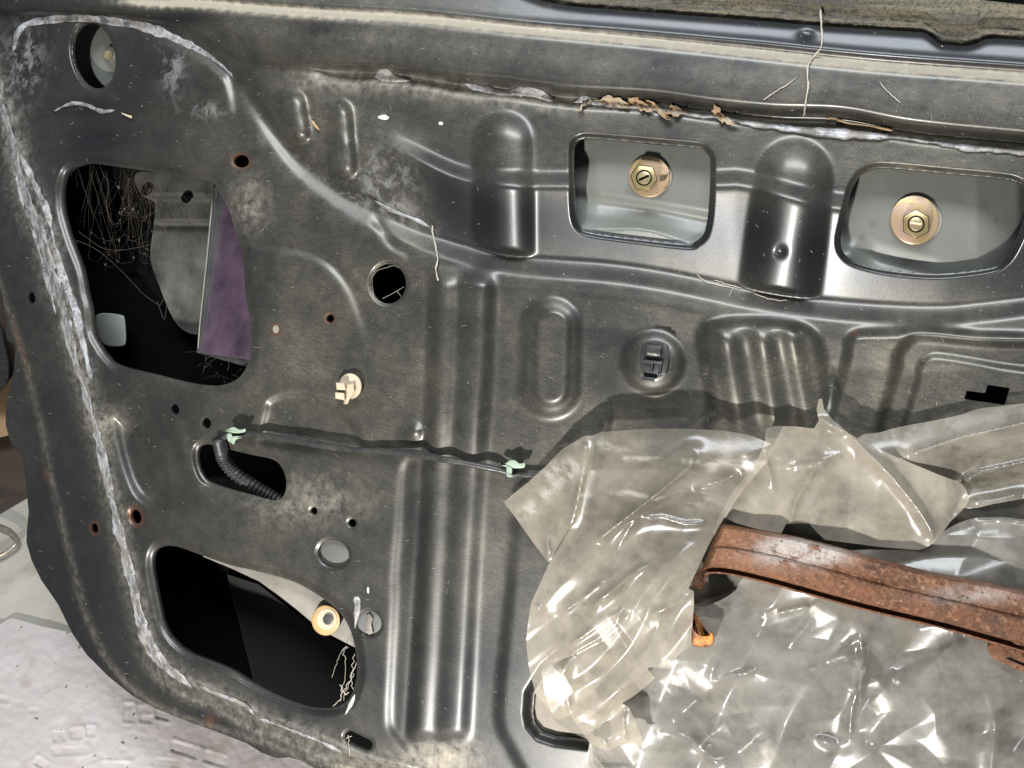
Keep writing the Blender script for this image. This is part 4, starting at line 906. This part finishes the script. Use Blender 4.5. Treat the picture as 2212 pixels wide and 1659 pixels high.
for pts in ([(752,1588),(754,1605),(756,1635)], [(747,1595),(760,1590)], [(1505,592),(1530,610),(1580,622),(1575,640)], [(1545,605),(1570,613),(1600,622)], [(1630,635),(1660,645),(1700,650)]):
    c = catmull(pts, 5); c += q.normal(0, .8, c.shape); lst.append((P(c[:, 0], c[:, 1], H(c[:, 0], c[:, 1])+.6), .0003))
webs('cobweb', lst, M_LINT, 'loose web threads along the crease and the small slot', 'cobweb')
# lint and grit scattered on the paint
V = []; Fc = []
ys_ok = lambda x, y: bilin(GX0, GY0, ST, Ssolid, np.array([x]), np.array([y]))[0] > 4
cnt = 0
while cnt < 1300:
    x0, y0 = q.uniform(0, 2212), q.uniform(0, 1659)
    if not ys_ok(x0, y0) or (x0 > 1150 and y0 > 960): continue
    if q.random() < .35 and not (y0 < 330 or x0 < 330 or abs(y0-float(yB(np.array([x0]))[0])) < 45): continue
    cnt += 1
    if q.random() < .62:
        r = q.uniform(.0001, .00026)*(1 if q.random() < .95 else 1.8); c = P(np.array([x0]), np.array([y0]), H(np.array([x0]), np.array([y0]))+.15)[0]
        b = len(V); a = q.uniform(0, 6.28)
        for t_ in range(4): V.append(c+r*(math.cos(a+t_*1.571)*E1+math.sin(a+t_*1.571)*E2)*q.uniform(.6, 1.4))
        V.append(c+r*.7*NRM)
        for t_ in range(4): Fc.append((b+t_, b+(t_+1) % 4, b+4))
    else:
        a = q.normal(.5, .6); l = q.uniform(3, 10); m = 4; tq = np.linspace(-.5, .5, m)
        x = x0+l*math.cos(a)*tq+q.normal(0, .8, m); y = y0+l*math.sin(a)*tq+q.normal(0, .8, m)
        v, f = tube_raw(P(x, y, H(x, y)+.25), np.full(m, q.uniform(.00004, .0001)), 3, False, len(V)); V += v; Fc += f
tag(mesh_obj('dust_grit', V, Fc, M_LINT, None, smooth=False), 'pale grit and lint scattered over the black paint', 'grit', kind='stuff')

# ------------------------------------------------------------------ the floor and what lies on it
fe = 3.0; c0 = np.array([0, .6, 0])
fo = mesh_obj('floor', [(-fe, -1.6, -.012), (fe, -1.6, -.012), (fe, 4, -.012), (-fe, 4, -.012)], [(0, 1, 2, 3)], M_FLOOR, None, cam_space=False); tag(fo, kind='structure')
bd = slab('white_board', [(-260,1215),(0,1111),(59,1076),(260,995),(420,1300),(420,1520),(-260,1560)], -11, 0, M_BOARD, None, 2, proj=PF); tag(bd, 'flat off-white board lying on the floor at the left', 'board')
xs, ys = grid(-260, 1290, 980, 1800, 3.5)
fs = -psdf(xs, ys, [(-260,1350),(0,1349),(14,1340),(26,1335),(39,1339),(86,1352),(151,1366),(300,1395),(600,1470),(980,1600),(980,1800),(-260,1800)], 60)+1.2*fbm(xs, ys, 14, 3, 3)
fh = 4+1.6*fbm(xs, ys, 90, 3, 6)*2 + .5*fbm(xs, ys, 12, 2, 8)*2
# pressed sole-tread marks
qq = np.random.default_rng(9)
for cx, cy, wx, wy, an in ((278,1540,11,20,.05),(312,1534,15,9,-.1),(317,1553,14,8,.1),(352,1545,16,10,.25),(128,1590,14,12,-.15),(165,1585,14,12,-.1),(196,1580,10,11,.0),(4,1510,14,7,.1),(40,1520,18,7,.1),(72,1535,10,5,0),(150,1622,38,9,-.05),(195,1640,30,8,-.3),(300,1598,32,14,.15),(90,1650,16,10,.6),(400,1620,30,12,.3),(465,1640,26,12,.3),(360,1648,30,9,.1),(250,1655,30,9,0)):
    u = (xs-cx)*math.cos(an)+(ys-cy)*math.sin(an); v = -(xs-cx)*math.sin(an)+(ys-cy)*math.cos(an)
    k_ = sm(wx+3, wx-3, np.abs(u))*sm(wy+3, wy-3, np.abs(v)); k2 = sm(wx+9, wx+1, np.abs(u))*sm(wy+9, wy+1, np.abs(v))
    fh += qq.uniform(.3, 1.1)*(.6*k2-1.3*k_)*(1+1.6*fbm(xs, ys, 16, 3, 12))
fo2 = sheet('packing_sheet', xs, ys, fh, fs, M_FOAM, None, proj=PF, back=3, nrm=UP); tag(fo2, 'pinkish white packing sheet with shoe tread marks under the door corner', 'packing sheet')
wk = slab('wood_plank', [(-260,862),(0,835),(40,800),(90,880),(20,940),(0,945),(-260,985)], -10, 18, M_WOOD, None, 3, proj=PF); tag(wk, 'pale raw wood plank lying beyond the door edge at far left', 'plank')
hp_ = catmull([(-110,1106),(-30,1126),(0,1137),(22,1148),(35,1163),(34,1177),(18,1190),(0,1200),(-50,1222),(-110,1240)], 6)
hd = tube_cam('steel_handle', PF(hp_[:, 0], hp_[:, 1], np.full(len(hp_), 9.)), .0030, M_STEEL, None, 10); tag(hd, 'bent steel wire handle lying on the white board', 'handle')
bk = slab('black_part', catmull([(-120,660),(-20,680),(2,705),(10,740),(20,790),(14,830),(-20,850),(-120,850)], 3, True), 0, 70, M_BLACKP, None, 8, proj=PF); tag(bk, 'black plastic part behind the door edge at far left', 'plastic part')
